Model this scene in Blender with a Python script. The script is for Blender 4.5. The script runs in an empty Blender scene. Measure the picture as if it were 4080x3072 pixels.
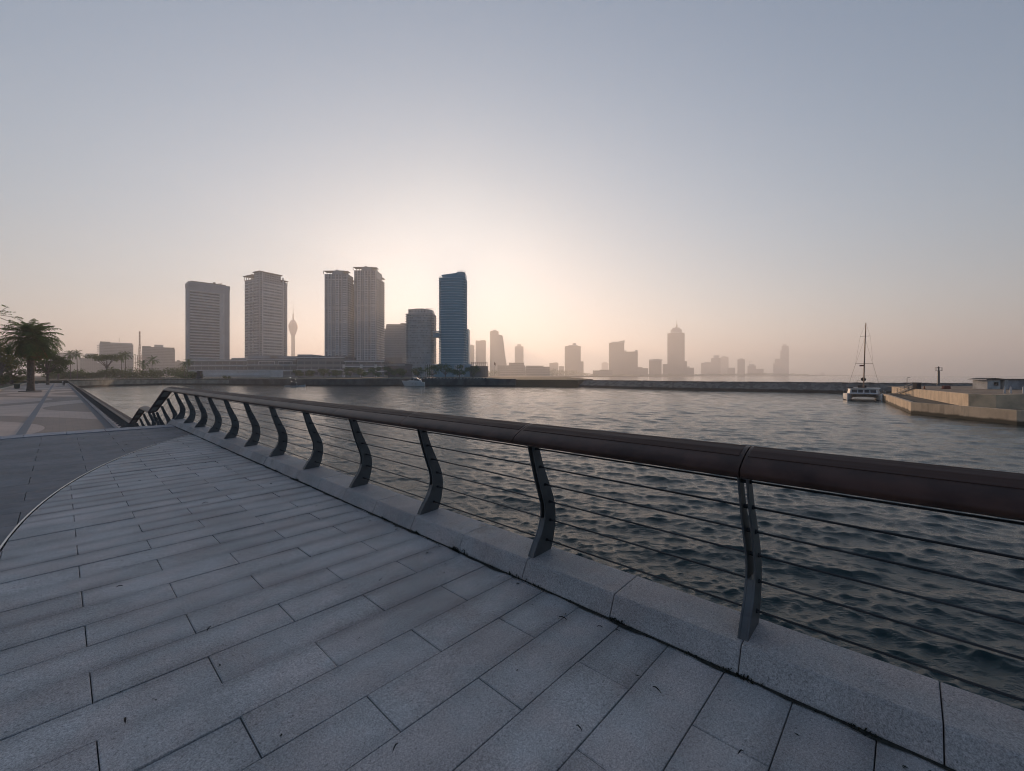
import bpy, math, random
import numpy as np
from mathutils import Vector, Matrix
random.seed(7); RNG = np.random.default_rng(11)
S = bpy.context.scene; COL = S.collection
F = 1688.0; E = 1.55                     # focal length in photo pixels, eye height above the deck (m)
def px(x, Y): return (x - 2040.0) / F * Y
def pz(y, Y): return E + (1495.0 - y) / F * Y
WATER = -3.9; PROM = -1.8; TH = math.radians(46.89)
VX, VY = math.cos(TH), math.sin(TH)      # local x (v) = across the promenade towards the water, local y (u) = along it
def uv(v, u): return (v*VX - u*VY, v*VY + u*VX)

# ------------------------------------------------------------------ materials
class NT:
    def __init__(s, name):
        s.m = bpy.data.materials.new(name); s.m.use_nodes = True
        s.t = s.m.node_tree; s.t.nodes.clear()
        s.out = s.n('ShaderNodeOutputMaterial')
    def n(s, ty, **kw):
        x = s.t.nodes.new(ty)
        for k, v in kw.items():
            if k.startswith('i_'):
                key = k[2:]; key = int(key) if key.isdigit() else key.replace('_', ' ')
                s.set(x, key, v)
            else: setattr(x, k, v)
        return x
    def set(s, x, key, v):
        if hasattr(v, 'is_output') or isinstance(v, bpy.types.NodeSocket): s.t.links.new(v, x.inputs[key])
        else: x.inputs[key].default_value = v
    def math(s, op, a, b=0.0, c=0.0, clamp=False):
        x = s.n('ShaderNodeMath', operation=op, use_clamp=clamp)
        s.set(x, 0, a); s.set(x, 1, b); s.set(x, 2, c); return x.outputs[0]
    def mix(s, f, a, b, blend='MIX'):
        x = s.n('ShaderNodeMix', data_type='RGBA', blend_type=blend, clamp_factor=True)
        s.set(x, 0, f); s.set(x, 6, a); s.set(x, 7, b); return x.outputs[2]
    def obj(s): return s.n('ShaderNodeTexCoord').outputs['Object']
    def geo(s): return s.n('ShaderNodeNewGeometry')
    def xyz(s, v):
        x = s.n('ShaderNodeSeparateXYZ'); s.set(x, 0, v); return x.outputs
    def noise(s, v, scale, detail=4, rough=.55):
        x = s.n('ShaderNodeTexNoise'); s.set(x, 'Vector', v); s.set(x, 'Scale', scale); s.set(x, 'Detail', detail); s.set(x, 'Roughness', rough); return x.outputs[0]
    def ramp(s, f, lo, hi, a=0., b=1.):
        x = s.n('ShaderNodeMapRange', interpolation_type='SMOOTHSTEP'); s.set(x, 0, f); s.set(x, 1, lo); s.set(x, 2, hi); s.set(x, 3, a); s.set(x, 4, b); return x.outputs[0]
    def bump(s, h, strength, dist=.01):
        x = s.n('ShaderNodeBump'); s.set(x, 'Height', h); s.set(x, 'Strength', strength); s.set(x, 'Distance', dist); return x.outputs[0]
    def done(s, col, rough=.7, metal=0., normal=None, spec=.5, coat=0., ior=1.45, emis=None):
        p = s.n('ShaderNodeBsdfPrincipled'); s.p = p
        s.set(p, 'Base Color', col if not isinstance(col, tuple) else (*col[:3], 1)); s.set(p, 'Roughness', rough); s.set(p, 'Metallic', metal)
        s.set(p, 'Specular IOR Level', spec); s.set(p, 'IOR', ior)
        if coat: s.set(p, 'Coat Weight', coat); s.set(p, 'Coat Roughness', .12)
        if normal is not None: s.set(p, 'Normal', normal)
        if emis: s.set(p, 'Emission Color', (*emis[:3], 1)); s.set(p, 'Emission Strength', emis[3])
        s.t.links.new(p.outputs[0], s.out.inputs[0]); return s.m
def c4(c, k=1.): return (c[0]*k, c[1]*k, c[2]*k, 1)
def mat(name, c, rough=.7, metal=0., var=.25, scale=3., bump=.0, bscale=40., spec=.5, coat=0., island=0., emis=None):
    t = NT(name); o = t.obj()
    f = t.noise(o, scale)
    col = t.mix(t.ramp(f, .3, .7), c4(c, 1-var), c4(c, 1+var))
    if island:
        r = t.geo().outputs['Random Per Island']
        k = t.math('MULTIPLY_ADD', r, 2*island, 1-island)
        x = t.n('ShaderNodeVectorMath', operation='SCALE'); t.set(x, 0, col); t.set(x, 'Scale', k); col = x.outputs[0]
    nrm = t.bump(t.noise(o, bscale), bump) if bump else None
    return t.done(col, rough, metal, nrm, spec, coat, emis=emis)
def facade(name, wall, glass, fh=3.4, fw=3.0, lo=.38, lw=.25, grough=.15, shift=0.):
    t = NT(name); o = t.obj(); s = t.xyz(o)
    a = t.math('GREATER_THAN', t.math('FRACT', t.math('DIVIDE', s[2], fh)), lo)
    h = t.math('ADD', t.math('ADD', s[0], s[1]), shift)
    b = t.math('GREATER_THAN', t.math('FRACT', t.math('DIVIDE', h, fw)), lw)
    up = t.math('LESS_THAN', t.math('ABSOLUTE', t.xyz(t.geo().outputs['Normal'])[2]), .5)
    mk = t.math('MULTIPLY', t.math('MULTIPLY', a, b), up)
    cell = t.n('ShaderNodeTexWhiteNoise', noise_dimensions='2D')
    cv = t.n('ShaderNodeCombineXYZ'); t.set(cv, 0, t.math('FLOOR', t.math('DIVIDE', h, fw))); t.set(cv, 1, t.math('FLOOR', t.math('DIVIDE', s[2], fh)))
    t.set(cell, 'Vector', cv.outputs[0])
    g = t.mix(cell.outputs[0], c4(glass, .6), c4(glass, 1.5))
    w = t.mix(t.noise(o, .08), c4(wall, .85), c4(wall, 1.12))
    return t.done(t.mix(mk, w, g), t.math('MULTIPLY_ADD', mk, grough-.75, .75))

# ------------------------------------------------------------------ mesh building
class MB:
    def __init__(s): s.v = []; s.f = []
    def add(s, vs, fs):
        b = len(s.v); s.v += [tuple(map(float, p)) for p in vs]; s.f += [tuple(i+b for i in f) for f in fs]; return s
    def box(s, x0, x1, y0, y1, z0, z1):
        return s.add([(x0,y0,z0),(x1,y0,z0),(x1,y1,z0),(x0,y1,z0),(x0,y0,z1),(x1,y0,z1),(x1,y1,z1),(x0,y1,z1)],
                     [(0,3,2,1),(4,5,6,7),(0,1,5,4),(1,2,6,5),(2,3,7,6),(3,0,4,7)])
    def bar(s, a, b, w, h=None):
        h = h or w; a = Vector(a); b = Vector(b); d = (b-a).normalized()
        up = Vector((0,0,1)) if abs(d.z) < .95 else Vector((1,0,0))
        x = d.cross(up).normalized()*w/2; y = x.cross(d).normalized()*h/2
        return s.add([a-x-y,a+x-y,a+x+y,a-x+y,b-x-y,b+x-y,b+x+y,b-x+y],[(0,1,2,3)[::-1],(4,5,6,7),(0,1,5,4),(1,2,6,5),(2,3,7,6),(3,0,4,7)])
    def tube(s, path, rad, n=8, cap=True):
        P = [Vector(p) for p in path]; R = rad if isinstance(rad, (list, tuple)) else [rad]*len(P); vs = []; fs = []; N = None
        for i, p in enumerate(P):
            d = (P[min(i+1, len(P)-1)] - P[max(i-1, 0)]).normalized()
            if N is None:
                N = d.cross(Vector((0,0,1)));  N = Vector((1,0,0)) if N.length < .05 else N.normalized()
            N = (N - d*N.dot(d)).normalized(); B = d.cross(N)
            for k in range(n):
                a = 2*math.pi*k/n; vs.append(p + (N*math.cos(a)+B*math.sin(a))*R[i])
        for i in range(len(P)-1):
            for k in range(n):
                a = i*n+k; b = i*n+(k+1)%n; fs.append((a,b,b+n,a+n))
        if cap: fs += [tuple(range(n))[::-1], tuple(range((len(P)-1)*n, len(P)*n))]
        return s.add(vs, fs)
    def lathe(s, prof, n=24, cx=0, cy=0):
        vs = []; fs = []
        for r, z in prof:
            for k in range(n):
                a = 2*math.pi*k/n; vs.append((cx+r*math.cos(a), cy+r*math.sin(a), z))
        for i in range(len(prof)-1):
            for k in range(n):
                a = i*n+k; b = i*n+(k+1)%n; fs.append((a,b,b+n,a+n))
        fs += [tuple(range(n))[::-1], tuple(range((len(prof)-1)*n, len(prof)*n))]
        return s.add(vs, fs)
    def prism(s, poly, z0, z1):           # poly in xy, counter-clockwise
        n = len(poly)
        return s.add([(x,y,z0) for x,y in poly]+[(x,y,z1) for x,y in poly],
                     [tuple(range(n))[::-1], tuple(range(n,2*n))]+[(i,(i+1)%n,(i+1)%n+n,i+n) for i in range(n)])
    def slab(s, poly, a, b, axis='y'):    # poly of two coordinates, extruded along the named axis
        n = len(poly); mk = {'y': lambda p,t: (p[0],t,p[1]), 'x': lambda p,t: (t,p[0],p[1])}[axis]
        return s.add([mk(p,a) for p in poly]+[mk(p,b) for p in poly],
                     [tuple(range(n)), tuple(range(n,2*n))[::-1]]+[(i,i+n,(i+1)%n+n,(i+1)%n) for i in range(n)])
    def build(s, name, m, parent=None, smooth=False, bevel=0., loc=None, fix=True):
        me = bpy.data.meshes.new(name); me.from_pydata(s.v, [], s.f); me.materials.append(m)
        if fix:
            import bmesh
            bm = bmesh.new(); bm.from_mesh(me); bmesh.ops.recalc_face_normals(bm, faces=bm.faces); bm.to_mesh(me); bm.free()
        if smooth: me.shade_smooth(); me.set_sharp_from_angle(angle=math.radians(38))
        o = bpy.data.objects.new(name, me); COL.objects.link(o)
        if parent is not None: o.parent = parent
        if loc is not None: o.location = loc
        if bevel:
            b = o.modifiers.new('Bevel', 'BEVEL'); b.width = bevel; b.segments = 2; b.limit_method = 'ANGLE'
        return o
def tag(o, label=None, cat=None, group=None, kind=None):
    for k, v in (('label',label),('category',cat),('group',group),('kind',kind)):
        if v: o[k] = v
    return o
def thing(name, label, cat, loc=(0,0,0), rz=0., group=None):
    o = bpy.data.objects.new(name, None); COL.objects.link(o); o.location = loc; o.rotation_euler = (0,0,rz); o.empty_display_size = .3
    return tag(o, label, cat, group)
def struct(o, rz=None):
    if rz is not None: o.rotation_euler = (0,0,rz)
    o['kind'] = 'structure'; return o
def copy_tree(o, parent=None):
    c = o.copy(); COL.objects.link(c)
    if parent is not None: c.parent = parent
    for ch in [k for k in bpy.data.objects if k.parent == o]: copy_tree(ch, c)
    return c
def npmesh(name, V, Q, m, parent=None, smooth=False):
    me = bpy.data.meshes.new(name); V = np.asarray(V, np.float32); Q = np.asarray(Q, np.int32); k = Q.shape[1]
    me.vertices.add(len(V)); me.vertices.foreach_set('co', V.ravel())
    me.loops.add(Q.size); me.loops.foreach_set('vertex_index', Q.ravel())
    me.polygons.add(len(Q)); me.polygons.foreach_set('loop_start', np.arange(0, Q.size, k, dtype=np.int32))
    me.update(calc_edges=True); me.materials.append(m)
    if smooth: me.shade_smooth()
    o = bpy.data.objects.new(name, me); COL.objects.link(o)
    if parent is not None: o.parent = parent
    return o

# ------------------------------------------------------------------ camera, light, air
cam = bpy.data.cameras.new('camera'); camo = bpy.data.objects.new('camera', cam); COL.objects.link(camo)
camo.location = (0,0,E); camo.rotation_euler = (math.pi/2,0,0)
cam.sensor_width = 36.; cam.lens = 36*F/4080.; cam.shift_y = -41/4080.; cam.clip_start = .05; cam.clip_end = 40000; S.camera = camo
SUNPX, SUNPY = 1798, 1200
SD = Vector(((SUNPX-2040)/F, 1, (1495-SUNPY)/F)).normalized()
SEL = math.asin(SD.z); SAZ = math.atan2(SD.x, SD.y)
sl = bpy.data.lights.new('sun', 'SUN'); sl.energy = 5.0; sl.angle = math.radians(.8); sl.color = (1., .66, .42)
so = bpy.data.objects.new('sun', sl); COL.objects.link(so); so.rotation_euler = SD.to_track_quat('Z','Y').to_euler(); so.location = (0,0,50)
W = bpy.data.worlds.new('World'); S.world = W; W.use_nodes = True
wt = W.node_tree; wt.nodes.clear()
sky = wt.nodes.new('ShaderNodeTexSky'); sky.sky_type = 'NISHITA'; sky.sun_disc = False
sky.sun_elevation = SEL; sky.sun_rotation = SAZ; sky.altitude = 0; sky.air_density = 1.2; sky.dust_density = .6; sky.ozone_density = 1.2
def wn(ty, **kw):
    x = wt.nodes.new(ty)
    for k, v in kw.items(): setattr(x, k, v)
    return x
SOFT = .065
hs = wn('ShaderNodeHueSaturation'); hs.inputs['Saturation'].default_value = SAT = .62; hs.inputs['Value'].default_value = .09
gm_ = wn('ShaderNodeGamma'); gm_.inputs[1].default_value = GAM = 1.2
mu = wn('ShaderNodeMix', data_type='RGBA', blend_type='MULTIPLY'); mu.inputs[0].default_value = 1.; mu.inputs[7].default_value = TINT = (25.4,32.0,41.5,1)
bg = wn('ShaderNodeBackground'); bg.inputs[1].default_value = BGS = .08
wo = wn('ShaderNodeOutputWorld')
wt.links.new(sky.outputs[0], hs.inputs['Color']); wt.links.new(hs.outputs[0], gm_.inputs[0]); wt.links.new(gm_.outputs[0], mu.inputs[6]); 
va = wn('ShaderNodeVectorMath', operation='MULTIPLY_ADD'); va.inputs[1].default_value = (SOFT,)*3; va.inputs[2].default_value = (1,1,1)
vd = wn('ShaderNodeVectorMath', operation='DIVIDE'); wt.links.new(mu.outputs[2], va.inputs[0]); wt.links.new(mu.outputs[2], vd.inputs[0]); wt.links.new(va.outputs[0], vd.inputs[1]); 
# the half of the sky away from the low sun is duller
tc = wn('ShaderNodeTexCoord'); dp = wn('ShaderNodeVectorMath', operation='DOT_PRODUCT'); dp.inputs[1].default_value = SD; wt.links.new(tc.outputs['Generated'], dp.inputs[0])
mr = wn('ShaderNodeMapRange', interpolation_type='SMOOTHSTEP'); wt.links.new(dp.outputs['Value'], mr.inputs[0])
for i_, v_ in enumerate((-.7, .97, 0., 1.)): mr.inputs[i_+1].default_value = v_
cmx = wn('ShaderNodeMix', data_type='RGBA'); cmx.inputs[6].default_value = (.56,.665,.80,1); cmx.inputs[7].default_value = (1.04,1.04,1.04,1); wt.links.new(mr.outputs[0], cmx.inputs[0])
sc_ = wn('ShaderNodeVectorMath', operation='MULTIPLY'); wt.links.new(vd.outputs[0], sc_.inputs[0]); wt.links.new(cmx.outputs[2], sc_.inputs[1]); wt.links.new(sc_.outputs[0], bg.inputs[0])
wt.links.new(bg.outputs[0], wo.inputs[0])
hz = NT('haze_air'); pv = hz.n('ShaderNodeVolumePrincipled'); hz.t.links.new(pv.outputs[0], hz.out.inputs['Volume'])
pv.inputs['Color'].default_value = (.93,.93,.95,1); pv.inputs['Density'].default_value = .00039; pv.inputs['Anisotropy'].default_value = .45
HZ = 6600.
tag(MB().box(-HZ,HZ,-HZ,HZ,WATER-9,396).build('haze', hz.m), kind='stuff')
S.view_settings.view_transform = 'Standard'; S.view_settings.look = 'None'; S.view_settings.exposure = 0; S.view_settings.gamma = 1
S.render.engine = 'CYCLES'; S.cycles.use_denoising = True; S.cycles.volume_bounces = 1; S.cycles.max_bounces = 6
S.cycles.pixel_filter_type = 'BLACKMAN_HARRIS'; S.cycles.filter_width = 1.05; S.cycles.use_adaptive_sampling = True; S.cycles.adaptive_threshold = .01; S.cycles.sample_clamp_indirect = 6
try: S.cycles.denoiser = 'OPENIMAGEDENOISE'
except Exception: pass
# ------------------------------------------------------------------ water (real wave geometry near, finer ripples as bump)
def water():
    na = 980
    A_ = 240.; r = np.concatenate([[.5], 2.2*np.exp(np.linspace(0, math.log(A_/2.2), 1000))[:-1], A_*np.exp(np.linspace(0, math.log(6300/A_), 270))]); nr = len(r)
    a = np.radians(np.concatenate([np.linspace(-86,-57,41)[:-1], np.linspace(-57,57,na-80), np.linspace(57,86,41)[1:]]))
    R, A = np.meshgrid(r, a, indexing='ij'); X = R*np.sin(A); Y = R*np.cos(A) - .4; Z = np.zeros_like(X)
    sp = np.maximum(np.gradient(r)[:,None], R*(a[na//2]-a[na//2-1])); DX = np.zeros_like(X); DY = np.zeros_like(X)
    g = np.random.default_rng(5)
    n = 120
    for i in range(n):
        lam = .10*(4.0/.10)**(i/(n-1))*g.uniform(.9,1.1)
        th = math.radians(247) + g.normal(0, .34+.34*min(1,.35/lam))
        k = 2*math.pi/lam; dx, dy = math.cos(th), math.sin(th); ph = g.uniform(0, 6.28)
        slope = .05*(1.0 if lam < .42 else (.42/lam)**.62)*g.uniform(.6,1.4)
        amp = slope/k
        w = np.clip((lam/sp-2.2)/2.5, 0, 1)
        q = k*(X*dx+Y*dy)+ph
        grp = 1+.3*np.sin(X*(.31+.02*i%.4)*.6+i)*np.sin(Y*.23*(1+.01*i)+2*i)
        Z += amp*w*grp*np.cos(q); s_ = amp*w*grp*np.sin(q)*1.05; DX -= dx*s_; DY -= dy*s_
    V = np.stack([X+DX, Y+DY, Z+WATER], -1).reshape(-1,3)
    idx = np.arange(nr*na).reshape(nr,na)
    Q = np.stack([idx[:-1,:-1], idx[:-1,1:], idx[1:,1:], idx[1:,:-1]], -1).reshape(-1,4)[:, ::-1]
    t = NT('sea_water'); o = t.geo().outputs['Position']; mp = t.n('ShaderNodeMapping'); t.set(mp, 0, o); mp.inputs['Scale'].default_value = (.7,1.5,1); mp.inputs['Rotation'].default_value = (0,0,.25)
    n1 = t.noise(mp.outputs[0], 12., 4, .62); n2 = t.noise(mp.outputs[0], 1.7, 4, .55)
    mq = t.n('ShaderNodeMapping'); t.set(mq, 0, o); mq.inputs['Scale'].default_value = (.022,.075,1); mq.inputs['Rotation'].default_value = (0,0,.3)
    gust = t.ramp(t.noise(mq.outputs[0], 1., 4, .6), .34, .66, .14, .4)
    nb = t.bump(n2, gust, .22); x = t.n('ShaderNodeBump'); t.set(x,'Height',n1); t.set(x,'Strength',.6); t.set(x,'Distance',.03); t.set(x,'Normal',nb)
    col = t.mix(t.ramp(t.noise(o, .02), .35, .65), (.009,.029,.030,1), (.014,.038,.038,1))
    m = t.done(col, .085, 0, x.outputs[0], ior=1.333)
    return struct(npmesh('water', V, Q, m, smooth=True))
water()
sb = MB().box(-6400,6400,-60,6400,WATER-8,WATER-4); struct(sb.build('seabed', mat('seabed_mud', (.02,.035,.035), .9)))

# ------------------------------------------------------------------ the viewing platform
ACU, ACV, ACR = 4.85, 15.35, 15.75
def arc_v(u):
    d = ACR**2-(u-ACU)**2
    return ACV-math.sqrt(d) if d > 0 else 99.
KV = 2.395                                # inner foot of the kerb
def granite(name, base, dark=.5, stripe=True, spk=1., island=.05, warm=0., rust=False):
    t = NT(name); o = t.obj(); s = t.xyz(o)
    sp1 = t.noise(o, 190., 2, .6); sp2 = t.noise(o, 85., 2, .5); big = t.noise(o, 1.4, 5, .6); mid = t.noise(o, 9., 4, .6)
    v1 = t.n('ShaderNodeTexVoronoi'); t.set(v1,'Vector',o); t.set(v1,'Scale',150.)
    k = t.math('MULTIPLY_ADD', t.ramp(sp1,.32,.68), .55*spk, 1-.28*spk)
    k = t.math('MULTIPLY', k, t.math('MULTIPLY_ADD', t.ramp(sp2,.3,.7), .3*spk, 1-.15*spk))
    k = t.math('MULTIPLY', k, t.math('MULTIPLY_ADD', t.ramp(big,.3,.7), .32, .84))
    k = t.math('MULTIPLY', k, t.math('MULTIPLY_ADD', t.ramp(mid,.3,.7), .12, .94))
    k = t.math('MULTIPLY', k, t.math('SUBTRACT', 1., t.math('MULTIPLY', t.math('LESS_THAN', t.noise(o, 60., 1), .31), .35)))
    if stripe:                            # uneven, softly darker bands along the long joints
        wv = t.math('ADD', s[1], t.math('MULTIPLY', t.math('SUBTRACT', t.noise(o, 2.2, 3), .5), .06))
        f = t.math('ABSOLUTE', t.math('SUBTRACT', t.math('FRACT', t.math('DIVIDE', t.math('SUBTRACT', wv, .1-.151), .302)), .5))
        g = t.math('MULTIPLY', t.ramp(f, .34, .02), t.ramp(t.noise(o, .9, 3), .34, .62, .25, 1.))
        k = t.math('MULTIPLY', k, t.math('MULTIPLY_ADD', g, -.3, 1.))
    if island:
        k = t.math('MULTIPLY', k, t.math('MULTIPLY_ADD', t.geo().outputs['Random Per Island'], 2*island, 1-island))
    x = t.n('ShaderNodeVectorMath', operation='SCALE'); t.set(x, 'Scale', k)
    t.set(x, 0, t.mix(t.ramp(t.noise(o, 3.1, 3), .4, .62), c4(base), (base[0]*1.06+warm, base[1]*.99, base[2]*.97, 1)))
    if rust:
        rs = t.math('MULTIPLY', t.ramp(t.noise(o, 1.9, 5, .65), .56, .74), .5); k2 = t.mix(rs, x.outputs[0], (.16,.115,.07,1))
    else: k2 = x.outputs[0]
    nb = t.bump(t.math('ADD', sp1, t.math('MULTIPLY', mid, 1.5)), .35, .0025)
    return t.done(k2, t.ramp(mid,.3,.7,.55,.72), 0, nb, .45)
m_pave = granite('granite_paver', (.415,.412,.405), spk=1.0, island=.085)
m_kerb = granite('granite_kerb', (.395,.38,.37), stripe=False, spk=1.0, rust=True)
m_dark = granite('dark_granite', (.15,.158,.172), stripe=False, spk=.6, island=.06)
m_edge = granite('pale_granite', (.33,.33,.35), stripe=False)
m_gap = mat('joint_dirt', (.02,.02,.019), .95)
m_steel = mat('brushed_steel', (.55,.54,.52), .38, .9, .1)
m_conc = None
def clip(poly, nx, ny, d):                # keep nx*x+ny*y <= d
    out = []
    for i in range(len(poly)):
        a, b = poly[i], poly[(i+1)%len(poly)]; fa, fb = nx*a[0]+ny*a[1]-d, nx*b[0]+ny*b[1]-d
        if fa <= 0: out.append(a)
        if fa*fb < 0: k = fa/(fa-fb); out.append((a[0]+(b[0]-a[0])*k, a[1]+(b[1]-a[1])*k))
    return out
def tile(mb, poly, z=0., ch=.004, tilt=.0):
    n = len(poly); cx = sum(p[0] for p in poly)/n; cy = sum(p[1] for p in poly)/n
    tx, ty = random.gauss(0,tilt), random.gauss(0,tilt)
    def ins(p, d):
        l = math.hypot(p[0]-cx, p[1]-cy) or 1; return (p[0]-(p[0]-cx)/l*d*1.3, p[1]-(p[1]-cy)/l*d*1.3)
    H = lambda p: z + tx*(p[0]-cx) + ty*(p[1]-cy)
    top = [ins(p, ch) for p in poly]
    vs = [(p[0],p[1],H(p)) for p in top]+[(p[0],p[1],H(p)-ch*.8) for p in poly]+[(p[0],p[1],-.05) for p in poly]
    fs = [tuple(range(n))]+[(i+n,(i+1)%n+n,(i+1)%n,i) for i in range(n)]+[(i+2*n,(i+1)%n+2*n,(i+1)%n+n,i+n) for i in range(n)]
    mb.add(vs, fs)
PL, PW = .906, .302; OFFU = .1*.987
def platform():
    mb = MB(); g = .0022
    for r in range(-30, 56):
        u0 = OFFU+r*PW+.001; u1 = u0+PW
        if u1 < arc_u0 or u0 > arc_u1: continue
        off = .108 if r % 2 else .108+PL/2
        for c in range(-3, 4):
            v0 = off+c*PL; v1 = v0+PL
            p = [(v0+g,u0+g),(v1-g,u0+g),(v1-g,u1-g),(v0+g,u1-g)]
            p = clip(p, 1, 0, KV-.006)
            for i in range(72):
                a = math.pi*1.0*i/71+math.pi/2+0.0
                nx, ny = math.cos(a), math.sin(a)
                if len(p) < 3: break
                p = clip(p, nx, ny, ACR-.016 + nx*ACV+ny*ACU)
            if len(p) >= 3:
                ar = abs(sum(p[i][0]*p[(i+1)%len(p)][1]-p[(i+1)%len(p)][0]*p[i][1] for i in range(len(p))))/2
                if ar > .004: tile(mb, p, random.gauss(0,.0012), tilt=.0032)
    o = mb.build('paved_platform', m_pave, fix=False); struct(o, TH); return o
arc_u0 = ACU-math.sqrt(ACR**2-(ACV-KV)**2); arc_u1 = 2*ACU-arc_u0
platform()
struct(MB().box(-1.0,KV+.05,arc_u0-1,17.2,-.3,-.035).build('bedding', m_gap), TH)
# steel edging strip that follows the curve
mb = MB(); N = 120
us = [arc_u0+(arc_u1-arc_u0)*i/N for i in range(N+1)]
for i in range(N):
    q = []
    for u in (us[i], us[i+1]):
        v = arc_v(u); nx, ny = (ACV-v)/ACR, (ACU-u)/ACR
        for d in (-.008,.008): q.append((v+nx*d, u+ny*d))
    mb.add([(p[0],p[1],z) for z in (-.06,.007) for p in q], [(4,5,7,6),(0,1,5,4),(2,6,7,3)])
struct(mb.build('edging_strip', m_steel), TH)
# darker slabs beyond the curve
mb = MB(); g = .003; L2, W2 = 1.2, .6
def edge_u(v): return 16.05 if v > -.3 else 16.05-.30*(v+.3)**2 if v > -3 else 16.05-2.19-1.62*(-3-v)
for r in range(-14, 28):
    for c in range(-14, 4):
        v0 = c*L2+(L2/2 if r%2 else 0)+.3; u0 = r*W2+.16
        cells = [[(v0+g,u0+g),(v0+L2-g,u0+g),(v0+L2-g,u0+W2-g),(v0+g,u0+W2-g)]]
        # cut against the curve in thin strips of v-constant, so the arc stays smooth
        out = []
        for p in cells:
            p = clip(p, 1, 0, KV-.006)
            if len(p) < 3: continue
            inside = [q for q in p if (q[0]-ACV)**2+(q[1]-ACU)**2 < (ACR+.01)**2]
            if not inside: out.append(p); continue
            ks = 8
            lo, hi = min(q[1] for q in p), max(q[1] for q in p)
            for k in range(ks):
                a, b = lo+(hi-lo)*k/ks, lo+(hi-lo)*(k+1)/ks
                q = clip(clip(p, 0, 1, b), 0, -1, -a)
                if len(q) < 3: continue
                va, vb = arc_v(a), arc_v(b)
                if va > 50 or vb > 50: out.append(q); continue
                dx, dy = vb-va, b-a; l = math.hypot(dx,dy); nx, ny = dy/l, -dx/l
                q = clip(q, nx, ny, nx*va+ny*a-.012)
                if len(q) >= 3: out.append(q)
        for p in out:
            if max(q[1] for q in p) > edge_u(min(q[0] for q in p)): 
                # far edge: clip by the line of the pale edge stones
                a, b = p[0][0], p[0][0]+.5
                dx, dy = .5, edge_u(b)-edge_u(a); l = math.hypot(dx,dy); nx, ny = -dy/l, dx/l
                p = clip(p, nx, ny, nx*a+ny*edge_u(a)-.004)
            if len(p) >= 3:
                n = len(p); mb.add([(q[0],q[1],-.002) for q in p]+[(q[0],q[1],-.05) for q in p], [tuple(range(n))]+[(i+n,(i+1)%n+n,(i+1)%n,i) for i in range(n)])
struct(mb.build('landing_paving', m_dark, fix=False), TH)
mb = MB()
for i in range(60):
    a, b = -16+i*.3, -16+(i+1)*.3
    mb.add([(a,-9,-.036),(b,-9,-.036),(b,edge_u(b),-.036),(a,edge_u(a),-.036)], [(0,1,2,3)])
struct(mb.build('landing_bedding', m_gap), TH)
# pale edge stones at the head of the stairs
mb = MB(); vv = [KV-.02-i*.75 for i in range(22)]
for i in range(21):
    b, a = vv[i]-.003, vv[i+1]+.003
    w = lambda v: .72 if v > -.6 else .72+.12*(-.6-v)
    sub = [a+(b-a)*k/4 for k in range(5)]
    vs = []; 
    for v in sub: vs += [(v,edge_u(v)+.004,-.4),(v,edge_u(v)+.004,.018),(v,edge_u(v)+w(v),.018),(v,edge_u(v)+w(v),-.4)]
    fs = [(0,1,2,3),(19,18,17,16)]
    for k in range(4):
        for j in range(4): fs.append((4*k+j, 4*k+4+j, 4*k+4+(j+1)%4, 4*k+(j+1)%4))
    mb.add(vs, fs)
struct(mb.build('edge_stones', m_edge, bevel=.006), TH)
# stairs down to the promenade (hidden behind the edge, seen from a step aside)
mb = MB(); zz = 0.; u = 16.78
steps = [(16.8+.39*k, -.15*(k+1)) for k in range(6)]+[(23.3+.39*k, -.9-.15*(k+1)) for k in range(6)]
for k, (u0, z) in enumerate(steps):
    u1 = steps[k+1][0] if k+1 < len(steps) else 27.
    mb.box(-14, KV+.03, u0, u1+.001*0, -3.2-.001*k, z)
struct(mb.build('stairs', m_edge), TH)

# kerb stones under the main railing
mb = MB(); KS = .7475; u = .644-3*KS
prof = [(KV,-.06),(KV,.012),(KV+.056,.126),(KV+.07,.133),(KV+.37,.145),(KV+.385,.130),(KV+.385,-.5),(KV+.05,-.5)]
while u < 17.1:
    j = [random.gauss(0,.0016) for _ in range(2)]
    mb.slab([(p[0]+j[0], p[1]+(j[1] if p[1] > 0 else 0)) for p in prof], u+.0022, min(u+KS-.0022, 17.25), 'y'); u += KS
struct(mb.build('kerb', m_kerb, bevel=.005), TH)
struct(MB().box(KV+.04, KV+.37, -3, 17.4, -7, -.03).build('platform_base', mat('base_concrete', (.2,.2,.19), .9)), TH)

# weeds and dirt in the gap along the kerb
g = np.random.default_rng(3); mb = MB()
cl = [(g.uniform(-1.2,16), g.uniform(.25,1.0)) for _ in range(330)] + [(2.9,1.9),(2.86,1.8),(2.2,1.5),(1.35,1.5),(3.5,1.3),(4.1,1.4),(4.7,1.5),(5.3,1.3),(.62,1.6),(.66,1.3),(6.6,1.7),(7.4,1.6),(.15,1.2)]
for u0, s_ in cl:
    if g.uniform() > .35+.65*(math.sin(u0*2.3)*.5+.5): s_ *= .4
    for b in range(int(5+8*s_)):
        a = g.uniform(0,6.28); h = g.uniform(.006,.024)*s_; w = g.uniform(.003,.008); rr = g.uniform(0,.018)*s_; 
        x = KV-.004+g.uniform(-.012,.004); y = u0+g.normal(0,.03*s_)
        d = Vector((math.cos(a), math.sin(a), 0)); n_ = Vector((-d.y, d.x, 0))*w; p = Vector((x,y,-.006))
        mb.add([p-n_, p+n_, p+d*rr+n_*.5+Vector((0,0,h)), p+d*(rr+.006)+Vector((0,0,h*1.05)), p+d*rr-n_*.5+Vector((0,0,h))], [(0,1,2,3,4)])
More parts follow.
